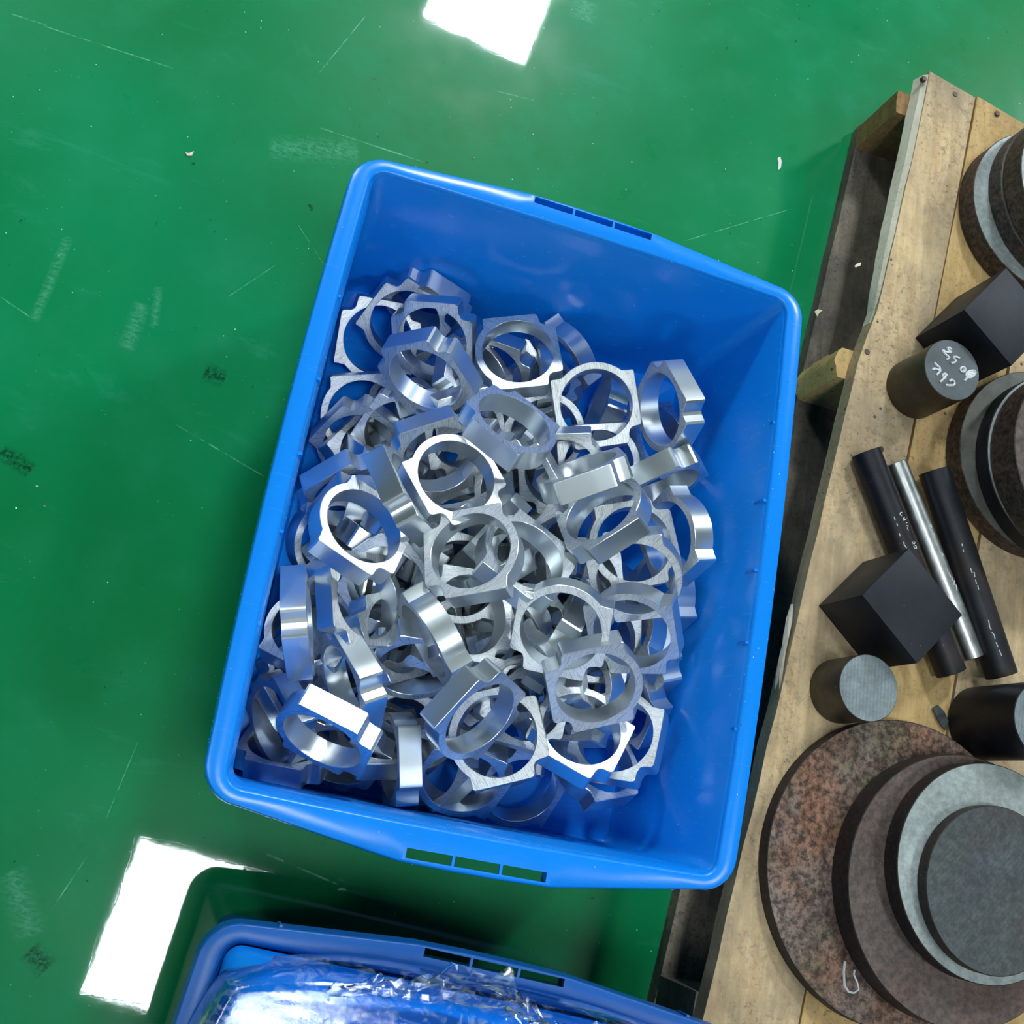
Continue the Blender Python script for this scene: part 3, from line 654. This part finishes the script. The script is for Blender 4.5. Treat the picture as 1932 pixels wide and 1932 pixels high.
def mat_film():
    s = N('clear_stretch_film')
    v = s.coord(scale=(1, 5.5, 1)); n = s.noise(v, 22, 6, .72, .8); n2 = s.noise(s.coord(scale=(1, 1.6, 1), rot=(0, 0, .6)), 46, 5, .7, 1.6)
    h = s.math('ADD', n, s.math('MULTIPLY', n2, .55))
    milk = s.ramp(n2, [(.50, 0.0), (.72, 1.0)])
    nrm = s.bump(h, .30, .0010)
    gl = s.new('ShaderNodeBsdfGlossy'); gl.inputs['Roughness'].default_value = .10; gl.inputs['Color'].default_value = (.95, .98, 1, 1); s.l.new(nrm, gl.inputs['Normal'])
    df = s.new('ShaderNodeBsdfDiffuse'); df.inputs['Color'].default_value = (.55, .72, .85, 1); s.l.new(nrm, df.inputs['Normal'])
    tr = s.new('ShaderNodeBsdfTransparent'); tr.inputs['Color'].default_value = (.93, .96, 1, 1)
    m1 = s.new('ShaderNodeMixShader'); s.l.new(s.math('MULTIPLY', milk, .45), m1.inputs[0]); s.l.new(tr.outputs[0], m1.inputs[1]); s.l.new(df.outputs[0], m1.inputs[2])
    fr = s.new('ShaderNodeFresnel'); fr.inputs['IOR'].default_value = 1.55; s.l.new(nrm, fr.inputs['Normal'])
    m2 = s.new('ShaderNodeMixShader'); s.l.new(s.math('MULTIPLY', fr.outputs[0], 1.9), m2.inputs[0]); s.l.new(m1.outputs[0], m2.inputs[1]); s.l.new(gl.outputs[0], m2.inputs[2])
    s.l.new(m2.outputs[0], s.n['Material Output'].inputs['Surface'])
    return s.m
M_FILM = mat_film()
bm = bmesh.new()
lp = [[(x, y, z) for x, y in outline(a, b, r, 0, 3)] for a, b, r, z in ((.1975, .2575, .012, .200), (.1985, .2585, .013, .236), (.195, .255, .03, .258), (.188, .248, .05, .282), (.175, .235, .03, .292), (.08, .12, .03, .296))]
vs = loft(bm, lp); bm.faces.new(vs[-1])
o = obj('covered_load', bm, M_BLUE, t, 60)
bm, g, nx, ny = film()
obj('film', bm, M_FILM, t, 180)
# crumpled loose film standing up along the near edge
def flap(name, pts, parent, seed, h0):
    rnd = random.Random(seed); bm = bmesh.new(); rows = []
    n = 60; m2 = 14
    for j in range(m2 + 1):
        r = []
        for i in range(n + 1):
            u = i / n; q = u * (len(pts) - 1); k = min(int(q), len(pts) - 2); fr = q - k
            fr = fr * fr * (3 - 2 * fr)
            x = pts[k][0] * (1 - fr) + pts[k + 1][0] * fr; y = pts[k][1] * (1 - fr) + pts[k + 1][1] * fr; hh = pts[k][2] * (1 - fr) + pts[k + 1][2] * fr
            v = j / m2
            w_ = .0035 * math.sin(u * 61 + v * 9) * v + .003 * math.sin(u * 23 - v * 14) + .002 * rnd.uniform(-1, 1) * v
            r.append(bm.verts.new((x + .002 * math.sin(v * 11 + u * 30), y + w_ + .75 * hh * v, h0 + .35 * hh * math.sin(v * 1.5) + .0016 * rnd.uniform(-1, 1))))
        rows.append(r)
    for a, b in zip(rows, rows[1:]):
        for i in range(n): bm.faces.new((a[i], a[i + 1], b[i + 1], b[i]))
    return obj(name, bm, M_FILM, parent, 25)
flap('film_flap', [(-.13, .250, .002), (-.10, .254, .012), (-.080, .256, .016), (-.055, .258, .034), (-.010, .258, .036), (.008, .256, .020), (.03, .254, .004), (.06, .254, .010), (.085, .254, .004), (.12, .254, .014), (.17, .25, .002)], t, 5, .300)

# ------------------------------------------------------------------ pallet
HP = .122
pal = thing('wooden_pallet', 'worn wooden pallet carrying steel discs, bars and blocks', 'pallet', (0, 0, 0))
def strip(name, poly, z0, z1, mat, wob=.0012, bev=.0016, n=26, seed=0):
    """plank with slightly uneven long edges: poly = left-near, left-far, right-far, right-near"""
    rnd = random.Random(seed); A, B, Cc, D = [Vector(p) for p in poly]
    P = []
    for k in range(n + 1): p = A.lerp(B, k / n); P.append((p.x + (rnd.uniform(-wob, wob) if 0 < k < n else 0), p.y))
    for k in range(n + 1): p = Cc.lerp(D, k / n); P.append((p.x + (rnd.uniform(-wob, wob) if 0 < k < n else 0), p.y))
    c = Vector((sum(p[0] for p in P) / len(P), sum(p[1] for p in P) / len(P)))
    bm = bmesh.new(); prism(bm, [(p[0] - c.x, p[1] - c.y) for p in P][::-1], z0, z1, bev, 1)
    o = obj(name, bm, mat, pal, 30, (c.x, c.y, 0)); o.rotation_euler = (0, 0, 0)
    return o
# top boards
def lx(y): return .2745 + (y + .282) * (.3960 - .2745) / .956      # left edge of the first board
def rx(y): return .3590 + (y + .363) * (.4655 - .3590) / 1.023     # first seam
def sx2(y): return .510 + (y - .107) * .105                        # second seam
rnd = random.Random(11)
P = []
for k in range(41):
    y = -.62 + k * (.672 + .62) / 40
    x = lx(y) + rnd.uniform(-.0008, .0008)
    if y > .30: x += .008 * min(1, (y - .30) / .05) * (1 - .45 * max(0, (y - .5) / .17))       # edge torn away near the far end
    P.append((x, y))
P += [(.4638, .660)] + [(rx(.66 - k * .16) - .0012 + rnd.uniform(-.0008, .0008), .66 - k * .16) for k in range(1, 8)] + [(rx(-.62) - .0012, -.62)]
bm = bmesh.new(); prism(bm, [(x - .37, y) for x, y in P][::-1], HP - .020, HP, .0016, 1)
obj('top_board', bm, M_PINE, pal, 30, (.37, 0, 0))
# pale split edge left where the corner of the board broke off
bm = bmesh.new(); Q = []
for k in range(20):
    y = .335 + k * (.668 - .335) / 19
    x = lx(y) + .008 * min(1, (y - .30) / .05) * (1 - .45 * max(0, (y - .5) / .17))
    Q.append((x, y))
lo = []
for k, (x, y) in enumerate(Q):
    wdt = .0085 * math.sin(min(1, k / 9) * 1.5) + rnd.uniform(-.0004, .0004)
    a = bm.verts.new((x + .0012, y, HP - .0012)); b = bm.verts.new((x - wdt * .55, y, HP - .007 + rnd.uniform(-.001, .001))); c = bm.verts.new((x - wdt, y, HP - .0195)); d = bm.verts.new((x + .0012, y, HP - .0195))
    lo.append((a, b, c, d))
for p, q in zip(lo, lo[1:]):
    for k in range(4): bm.faces.new((p[k], p[(k + 1) % 4], q[(k + 1) % 4], q[k]))
bm.faces.new(lo[0]); bm.faces.new(lo[-1][::-1])
o = obj('split_edge', bm, M_SPLINTER, pal); o['label'] = 'pale freshly split edge of the top board'
strip('top_board', [(rx(-.62) + .0016, -.62), (rx(.66) + .002, .6645), (sx2(.65) - .0015, .645), (sx2(-.62) - .0015, -.62)], HP - .020, HP - .0015, M_PINE2, .0008, seed=2)
strip('top_board', [(sx2(-.62) + .0015, -.62), (sx2(.64) + .0015, .640), (sx2(.62) + .112, .620), (sx2(-.62) + .110, -.62)], HP - .020, HP - .0005, M_PINE, .0008, seed=3)
strip('top_board', [(sx2(-.62) + .113, -.62), (sx2(.62) + .115, .618), (sx2(.6) + .225, .60), (sx2(-.62) + .223, -.62)], HP - .020, HP, M_PINE2, .0008, seed=4)
strip('top_board', [(sx2(-.62) + .226, -.62), (sx2(.6) + .228, .60), (sx2(.6) + .340, .585), (sx2(-.62) + .336, -.62)], HP - .020, HP, M_PINE, .0008, seed=5)
# bottom boards
def bx(y): return .2695 + (y + .296) * (.348 - .2695) / .724
strip('bottom_board', [(bx(-.62), -.62), (bx(.66) + .004, .655), (bx(.66) + .094, .64), (bx(-.62) + .09, -.62)], 0.0002, .0185, M_OLDWOOD, .0006, seed=7)
strip('bottom_board', [(bx(-.62) + .24, -.62), (bx(.66) + .24, .62), (bx(.66) + .33, .61), (bx(-.62) + .33, -.62)], 0.0002, .0185, M_OLDWOOD, .0016, seed=8)
strip('bottom_board', [(bx(-.62) + .45, -.62), (bx(.66) + .45, .59), (bx(.66) + .54, .57), (bx(-.62) + .54, -.62)], 0.0002, .0185, M_OLDWOOD, .0016, seed=9)
# bearers between the boards
def bearer(y0, y1, mat, rough=0, dx=0.0, x1=.80):
    rnd = random.Random(int(y0 * 1000))
    x0 = bx((y0 + y1) / 2) + dx
    bm = bmesh.new(); nz = 9; ny_ = 7
    g = []
    c = Vector(((x0 + x1) / 2, (y0 + y1) / 2))
    for iz in range(nz):
        for iy in range(ny_):
            y = y0 + (y1 - y0) * iy / (ny_ - 1); z = .0188 + (HP - .0205 - .0188) * iz / (nz - 1)
            edge = rough * (abs(iy - (ny_ - 1) / 2) / ((ny_ - 1) / 2)) ** 2
            g.append(bm.verts.new((x0 + edge * .4 + rnd.uniform(0, rough * .25) - c.x, y - c.y, z)))
    for iz in range(nz - 1):
        for iy in range(ny_ - 1):
            a = iz * ny_ + iy; bm.faces.new((g[a], g[a + 1], g[a + 1 + ny_], g[a + ny_]))
    far = [bm.verts.new((x1 - c.x, y - c.y, z)) for z in (.0188, HP - .0205) for y in (y0, y1)]
    bm.faces.new([g[k] for k in range(ny_)][::-1] + [far[0], far[1]][::1]) if False else None
    bot = [g[k] for k in range(ny_)]; top = [g[(nz - 1) * ny_ + k] for k in range(ny_)]
    lft = [g[k * ny_] for k in range(nz)]; rgt = [g[k * ny_ + ny_ - 1] for k in range(nz)]
    bm.faces.new(bot + [far[1], far[0]]); bm.faces.new(top[::-1] + [far[2], far[3]])
    bm.faces.new(lft + [far[2], far[0]]); bm.faces.new(rgt[::-1] + [far[1], far[3]])
    bm.faces.new((far[0], far[1], far[3], far[2]))
    return obj('bearer', bm, mat, pal, 30, (c.x, c.y, 0))
bearer(.618, .648, M_BROWNWOOD, .002, .002)
b = bearer(.270, .305, M_PINE2, .014, -.004); b['label'] = 'rough sawn bearer end with bark edge'
bearer(-.455, -.365, M_OLDWOOD, .001, .004)
# nails
M_NAIL = mat_steel('nail_head', (.10, .08, .07), (.12, .05, .03), .7, .5, .7)
for (px, py) in ((1802, 178), (1744, 148), (1882, 214), (1636, 664), (1662, 848)):
    bm = bmesh.new(); p = at(px, py, HP)
    lathe(bm, [(0, .0008), (.0028, .0008), (.0034, .0002), (.0034, -.004)], 14)
    obj('nail', bm, M_NAIL, pal, 40, (p.x, p.y, HP))
# broken wood at the edge of the near board
for k, (a, b, wd) in enumerate((((1496, 1140), (1476, 1255), .007), ((1488, 1165), (1472, 1300), .005), ((1480, 1215), (1464, 1300), .004))):
    p, q = at(*a, HP), at(*b, HP); d = (q - p).normalized(); nn = Vector((-d.y, d.x, 0))
    bm = bmesh.new()
    sec = []
    for u, wf in ((0, .35), (.25, 1), (.6, .8), (.85, .6), (1, .05)):
        c = p.lerp(q, u); sec.append([bm.verts.new(c + nn * wd * wf * .5 + Vector((0, 0, -.002))), bm.verts.new(c + Vector((0, 0, .0026 * wf))), bm.verts.new(c - nn * wd * wf * .5 + Vector((0, 0, -.002)))])
    for u, v in zip(sec, sec[1:]):
        for j in range(3): bm.faces.new((u[j], u[(j + 1) % 3], v[(j + 1) % 3], v[j]))
    bm.faces.new(sec[0]); bm.faces.new(sec[-1][::-1])
    o = obj('splinter', bm, M_SPLINTER, pal)

# ------------------------------------------------------------------ steel on the pallet
def disc(name, label, c, r, z0, h, side, top, cat='disc', ch=.0008, group=None, rz=0, seg=128):
    t = thing(name, label, cat, (c[0], c[1], z0), rz, group)
    bm = bmesh.new(); lathe(bm, [(0, 0), (r - ch, 0), (r, ch), (r, h - ch), (r - ch, h)], seg)
    obj('side', bm, side, t, 40)
    bm = bmesh.new(); lathe(bm, [(r - ch, h), (0, h)], seg); obj('cut_face', bm, top, t, 40)
    return t
d1 = disc('steel_disc', 'largest rust brown steel disc lying lowest on the pallet', (.4391, -.2272), .1425, HP, .0165, M_DARKSIDE, M_RUST)
d2 = disc('steel_disc', 'brown steel disc stacked on the largest rusty disc', (.4885, -.2325), .1237, HP + .0166, .0275, M_DARKSIDE, M_RUST2)
d3 = disc('steel_disc', 'pale grey steel disc third in the near stack', (.4991, -.2135), .0990, HP + .0442, .0205, M_DARKSIDE, M_GREY)
d4 = disc('steel_disc', 'dark grey steel disc with slanting saw lines topping the near stack', (.4967, -.2283), .0745, HP + .0648, .0135, M_DARKSIDE, M_GREY2)
disc('steel_disc', 'wide dark disc lowest in the middle stack', (.5643, .2208), .1025, HP, .023, M_SCALE, M_DISCTOP)
disc('steel_disc', 'second disc of the middle stack, black rimmed', (.5850, .2153), .1040, HP + .0231, .019, M_BLACK, M_GREY)
disc('steel_disc', 'thick brown disc on top of the middle stack', (.5885, .2140), .1045, HP + .0422, .037, M_SCALE, M_RUST2)
disc('steel_disc', 'dark edged grey disc lowest in the far stack', (.5509, .5213), .0995, HP, .026, M_SCALE, M_GREY)
disc('steel_disc', 'oily dark disc second in the far stack', (.5740, .5325), .1040, HP + .0261, .020, M_SCALE, M_DISCTOP)
disc('steel_disc', 'thick dark disc with pale cut face topping the far stack', (.5790, .5330), .1060, HP + .0462, .029, M_SCALE, M_GREY)
cylA = disc('steel_round', 'short upright round bar with ribbed saw cut top beside the rusty discs', (.3621, -.0683), .0316, HP, .053, M_OLIVE, M_SAW, 'round bar', .0006, rz=.1)
cylB = disc('steel_round', 'upright round bar with white handwriting on its dark end', (.4147, .2704), .0327, HP, .066, M_OLIVE, M_SLATE, 'round bar', .0008)
disc('steel_round', 'tall black round bar with pale sawn end at the right edge', (.5262, -.0679), .0370, HP, .096, M_BLACK, M_SAW, 'round bar', .0008)

def block(label, cx, cy, sx, sy, h, ang):
    t = thing('steel_block', label, 'block', (cx, cy, HP), ang)
    bm = bmesh.new(); box(bm, (-sx / 2, -sy / 2, 0), (sx / 2, sy / 2, h), None, .0008)
    obj('body', bm, M_BLOCK, t, 40)
    return t
bS = block('black square steel block standing beside the three rods', .3855, .0142, .0825, .0725, .077, math.radians(-38.4))
bN = block('blue-black steel block behind the round bar with handwriting', .4655, .3405, .0755, .0785, .082, math.radians(-36.2))
def rod(label, a, b, r, mat):
    a, b = Vector(a), Vector(b); d = b - a
    t = thing('steel_rod', label, 'rod', (a.x, a.y, HP), math.atan2(d.y, d.x))
    bm = bmesh.new(); L = d.length; seg = 40
    prof = [(0, 0), (r - .0006, 0), (r, .0006), (r, L - .0006), (r - .0006, L), (0, L)]
    rings = []
    for rr, x in prof:
        rings.append([bm.verts.new((x, rr * math.cos(2 * math.pi * k / seg), r + rr * math.sin(2 * math.pi * k / seg))) for k in range(seg)] if rr else [bm.verts.new((x, 0, r))])
    for u, v in zip(rings, rings[1:]):
        for k in range(seg):
            q = []
            for e in (u[k % len(u)], u[(k + 1) % len(u)], v[(k + 1) % len(v)], v[k % len(v)]):
                if e not in q: q.append(e)
            bm.faces.new(q)
    obj('bar', bm, mat, t, 40)
    return t, a, b, r
def px_rod(label, p, q, r, mat):
    A, B = at(*p, HP + r), at(*q, HP + r)
    return rod(label, (A.x, A.y, 0), (B.x, B.y, 0), r, mat)
rod1 = px_rod('black rod lying half under the black block', (1633, 853), (1795, 1270), .0152, M_BLACK)
rod2 = px_rod('bright ground steel rod between two black rods', (1690, 873), (1836, 1241), .0115, M_BRIGHT)
rod3 = px_rod('long black rod furthest right of the three rods', (1762, 888), (1890, 1275), .0160, M_BLACK)

def on_rod(rd, px, py):
    t, a, b, r = rd
    o = CAM; v = R.transposed() @ Vector(((px - 966) / F, (py - 966) / F, 1.0)); v.normalize()
    a = Vector((a.x, a.y, HP + r)); ax = (Vector((b.x, b.y, HP + r)) - a).normalized()
    w_ = o - a; vp = v - ax * v.dot(ax); wp = w_ - ax * w_.dot(ax)
    A, B, Cq = vp.dot(vp), 2 * vp.dot(wp), wp.dot(wp) - r * r
    D = B * B - 4 * A * Cq
    if D < 0: D = 0
    return o + v * ((-B - math.sqrt(D)) / (2 * A))
def chalk(parent, strokes, r=.0009, label='white handwritten marking', name='marking'):
    bm = bmesh.new()
    inv = Matrix.LocRotScale(parent.location, parent.rotation_euler, None).inverted()
    for s_ in strokes: tube(bm, [inv @ p for p in s_], r, 5)
    o = obj(name, bm, M_CHALK, parent, 60); o['label'] = label
    return o
def zz(ox, oy, k): return lambda L: [(ox + x / k, oy + y / k) for x, y in L]
f8 = zz(1732, 480, 4.83)
circ = lambda cx, cy, r: [(cx + r * math.cos(a), cy + r * math.sin(a)) for a in [2 * math.pi * k / 14 for k in range(15)]]
SB = [[(150, 985), (172, 1012), (196, 1030), (200, 1045), (185, 1052), (160, 1040), (140, 1042), (136, 1055)], [(168, 1100), (206, 1058)],
      [(200, 1165), (228, 1138), (262, 1095)], [(262, 1095), (248, 1085), (224, 1095), (222, 1110), (240, 1118), (250, 1135)], [(250, 1190), (280, 1195), (322, 1193), (334, 1178), (330, 1158), (308, 1140), (285, 1155)],
      [(306, 868), (288, 850), (264, 852), (272, 872), (304, 892)], [(304, 892), (262, 890), (220, 870)], [(220, 870), (244, 905), (284, 940), (264, 958), (256, 950)],
      [(378, 945), (360, 935), (330, 932), (324, 945), (346, 968), (332, 985), (300, 990)], circ(408, 1048, 22), [(406, 1048), (410, 1050)],
      [(440, 1080), (470, 1062), (510, 1058), (524, 1075), (510, 1100), (480, 1122), (455, 1122), (436, 1105), (440, 1080)], [(445, 1090), (500, 1070)], [(445, 1102), (512, 1084)], [(455, 1114), (495, 1104)], [(450, 1120), (438, 1135), (420, 1152)]]
chalk(cylB, [[at(*p, HP + .0662) for p in f8(s_)] for s_ in SB], .00125, 'white handwriting reading CR12 and a diameter on the bar end')
f3 = zz(1480, 800, 4.274)
chalk(rod1[0], [[on_rod(rod1, *p) for p in f3(s_)] for s_ in
      ([(948, 712), (934, 716), (932, 730), (945, 740)], [(955, 768), (966, 752)], [(966, 752), (962, 780)], [(962, 780), (984, 762)], [(978, 800), (990, 795)], [(980, 822), (998, 818), (990, 840), (1000, 858)],
       [(1030, 950), (1036, 965), (1048, 968), (1052, 952), (1040, 948)], [(1040, 985), (1050, 1002), (1066, 1000), (1062, 984), (1050, 980)],
       [(885, 750), (892, 775)], [(905, 800), (912, 822)], [(925, 880), (932, 905)], [(960, 950), (966, 975), (985, 1000)])], .0005, 'small white handwriting along the black rod')
chalk(rod2[0], [[on_rod(rod2, *p) for p in f3(s_)] for s_ in
      ([(1180, 808), (1186, 835)], [(1200, 880), (1212, 905)], [(1270, 1040), (1278, 1060)], [(1330, 1205), (1338, 1235), (1350, 1232), (1352, 1262), (1368, 1262), (1366, 1295), (1384, 1300), (1390, 1345)])], .0006, 'wavy white mark on the bright rod')
chalk(rod3[0], [[on_rod(rod3, *p) for p in f3(s_)] for s_ in
      ([(1430, 965), (1434, 985)], [(1440, 1010), (1444, 1030)], [(1500, 1160), (1512, 1200), (1530, 1195), (1535, 1235)], [(1540, 1255), (1548, 1290)], [(1558, 1300), (1566, 1335)],
       [(1645, 1580), (1655, 1640), (1668, 1660)], [(1672, 1680), (1690, 1700), (1698, 1735)], [(1705, 1760), (1722, 1800)], [(1730, 1820), (1752, 1870)])], .0005, 'faint white scratches along the black rod')
f5 = zz(1200, 1500, 2.639)
chalk(d1, [[at(*p, HP + .0168) for p in f5([(1040, 828), (1034, 880), (1038, 950), (1058, 980), (1085, 985), (1108, 968), (1100, 930), (1084, 895), (1088, 870)])]], .0011, 'pale curved chalk line on the rusty face')

# loose chips and crumbs on the pallet
def crumbs(name, label, cat, n, place, size, mat, seed, kindstuff=True):
    rnd = random.Random(seed); bm = bmesh.new()
    for _ in range(n):
        p = place(rnd)
        if p is None: continue
        s_ = size * rnd.uniform(.5, 1.4); q = Quaternion((rnd.uniform(-1, 1), rnd.uniform(-1, 1), rnd.uniform(-1, 1), rnd.uniform(-1, 1))).normalized()
        vs = [bm.verts.new(Vector(p) + Vector((0, 0, s_ * .35)) + q @ Vector(c) * s_) for c in ((0, 0, .3), (1, 0, -.2), (-.4, .5, -.1), (-.5, -.5, -.2))]
        for a in ((0, 1, 2), (0, 2, 3), (0, 3, 1), (1, 3, 2)): bm.faces.new([vs[i] for i in a])
    o = obj(name, bm, mat, None, False, None, None, 'stuff'); tag(o, label, cat)
    return o

# ------------------------------------------------------------------ aluminium ring blanks
U, TH = .0345, .0207
def ring_mesh():
    P = []
    for k in range(17):
        a = math.radians(-44 + 88 * k / 16); P.append((1.2 * math.cos(a), 1.2 * math.sin(a)))
    P += [(.845, 1.02), (.85, 1.13), (.80, 1.165), (.4, 1.17), (-.1, 1.17), (-.60, 1.17), (-.675, 1.15), (-.715, 1.09), (-.725, 1.0), (-.74, .90), (-.79, .825), (-.88, .785), (-1.0, .775), (-1.10, .765), (-1.155, .73), (-1.175, .66),
          (-1.175, .25)]
    h = [p for p in P[17:]]
    P += [(x, -y) for x, y in reversed(h)]
    P = [(x * U, y * U) for x, y in P]
    nb = 72
    B = [(U * math.cos(2 * math.pi * k / nb), U * math.sin(2 * math.pi * k / nb)) for k in range(nb)]
    bm = bmesh.new()
    c = .00035
    def ring(loop, z, off):
        n = len(loop); r = []
        for i in range(n):
            a, b = Vector(loop[i - 1]), Vector(loop[(i + 1) % n]); d = (b - a).normalized(); nn = Vector((d.y, -d.x))
            p = Vector(loop[i]) + nn * off; r.append(bm.verts.new((p.x, p.y, z)))
        return r
    po = [ring(P, TH / 2, -c), ring(P, TH / 2 - c, 0), ring(P, -TH / 2 + c, 0), ring(P, -TH / 2, -c)]
    pi_ = [ring(B, TH / 2, c), ring(B, TH / 2 - c, 0), ring(B, -TH / 2 + c, 0), ring(B, -TH / 2, c)]
    for s_, L in ((1, po), (-1, pi_)):
        n = len(L[0])
        for a, b in zip(L, L[1:]):
            for k in range(n):
                q = (a[k], a[(k + 1) % n], b[(k + 1) % n], b[k]); bm.faces.new(q if s_ > 0 else q[::-1])
    # annular faces: walk both loops by angle
    def bridge(A, Bv, flip):
        ia = sorted(range(len(A)), key=lambda i: math.atan2(A[i].co.y, A[i].co.x)); ib = sorted(range(len(Bv)), key=lambda i: math.atan2(Bv[i].co.y, Bv[i].co.x))
        A = [A[i] for i in ia]; Bv = [Bv[i] for i in ib]; na, nb_ = len(A), len(Bv); i = j = 0
        ang = lambda v: math.atan2(v.co.y, v.co.x)
        while i < na or j < nb_:
            aa = ang(A[i % na]) + 2 * math.pi * (i // na); ab = ang(Bv[j % nb_]) + 2 * math.pi * (j // nb_)
            na_ = ang(A[(i + 1) % na]) + 2 * math.pi * ((i + 1) // na); nb2 = ang(Bv[(j + 1) % nb_]) + 2 * math.pi * ((j + 1) // nb_)
            if (na_ <= nb2 and i < na) or j >= nb_: q = (A[i % na], A[(i + 1) % na], Bv[j % nb_]); i += 1
            else: q = (A[i % na], Bv[(j + 1) % nb_], Bv[j % nb_]); j += 1
            try: bm.faces.new(q if not flip else q[::-1])
            except ValueError: pass
    bridge(po[0], pi_[0], False); bridge(po[-1], pi_[-1], True)
    bmesh.ops.recalc_face_normals(bm, faces=bm.faces)
    me = bpy.data.meshes.new('ring_blank'); bm.to_mesh(me); bm.free()
    me.polygons.foreach_set('use_smooth', [True] * len(me.polygons)); me.set_sharp_from_angle(angle=math.radians(24))
    me.materials.append(M_ALU)
    return me
RM = ring_mesh()
for (x, y, z, qw, qx, qy, qz, lab, grp) in RINGS:
    o = bpy.data.objects.new('ring_blank', RM); COL.objects.link(o)
    o.location = (x, y, z); o.rotation_mode = 'QUATERNION'; o.rotation_quaternion = (qw, qx, qy, qz)
    tag(o, lab, 'metal ring', grp)

# ------------------------------------------------------------------ swarf and crumbs
crumbs('swarf', 'tiny bright aluminium chips scattered over the crate floor', 'metal chips', 420, lambda r: (r.uniform(-.18, .18), r.uniform(-.24, .24), .0122), .0011, M_BRIGHT, 1)
def rim_place(r):
    if r.random() < .5: return (r.uniform(-.02, .17), r.uniform(.262, .270), .2352)
    return (r.uniform(.2025, .212), r.uniform(-.25, .25), .2352)
crumbs('swarf', 'pale specks lying on the far rim of the open crate', 'metal chips', 26, rim_place, .0010, M_BRIGHT, 2)
crumbs('floor_chips', 'small pale chips scattered on the green floor', 'metal chips', 170, lambda r: (lambda x, y: None if (-.23 < x < .24 and -.3 < y < .3) or x > .26 + y * .1 else (x, y, .0004))(r.uniform(-.6, .5), r.uniform(-.45, .9)), .0016, M_BRIGHT, 3)
crumbs('wood_crumbs', 'small pale wood crumbs on the pallet boards', 'wood crumbs', 60, lambda r: (lambda y: (r.uniform(lx(y) + .01, lx(y) + .08), y, HP + .0003))(r.uniform(-.3, .63)), .0012, M_SPLINTER, 4)

def flake(name, label, cat, px, z, mat, th=.0012, zoff=.0002):
    P = [at(x, y, z) for x, y in px]; c = sum(P, Vector()) / len(P)
    bm = bmesh.new(); prism(bm, [(p.x - c.x, p.y - c.y) for p in P][::-1], 0, th, 0)
    o = obj(name, bm, mat, None, False, (c.x, c.y, z + zoff)); tag(o, label, cat); return o
flake('steel_flake', 'small grey steel flake lying beside the tall black round bar', 'flake', [(1758, 1336), (1768, 1330), (1780, 1342), (1788, 1360), (1782, 1378), (1770, 1362)], HP, M_GREY2)
flake('paint_scrap', 'small white scrap on the green floor between crate and pallet top', 'scrap', [(1466, 300), (1471, 296), (1474, 306), (1472, 318), (1467, 322), (1468, 310)], 0.0, M_CHALK)
flake('wood_chip', 'tiny pinkish wood chip on the floor far left of the crate', 'wood chip', [(349, 288), (356, 290), (366, 286), (362, 295), (354, 295)], 0.0, M_SPLINTER)
flake('wood_chip', 'pale curled wood chip on the dark lower pallet board', 'wood chip', [(1536, 588), (1542, 584), (1551, 586), (1544, 592), (1541, 598)], .0187, M_SPLINTER)
flake('wood_chip', 'pale wood chip at the torn edge of the first pallet board', 'wood chip', [(1611, 503), (1616, 498), (1624, 496), (1622, 502), (1614, 505)], HP, M_SPLINTER)
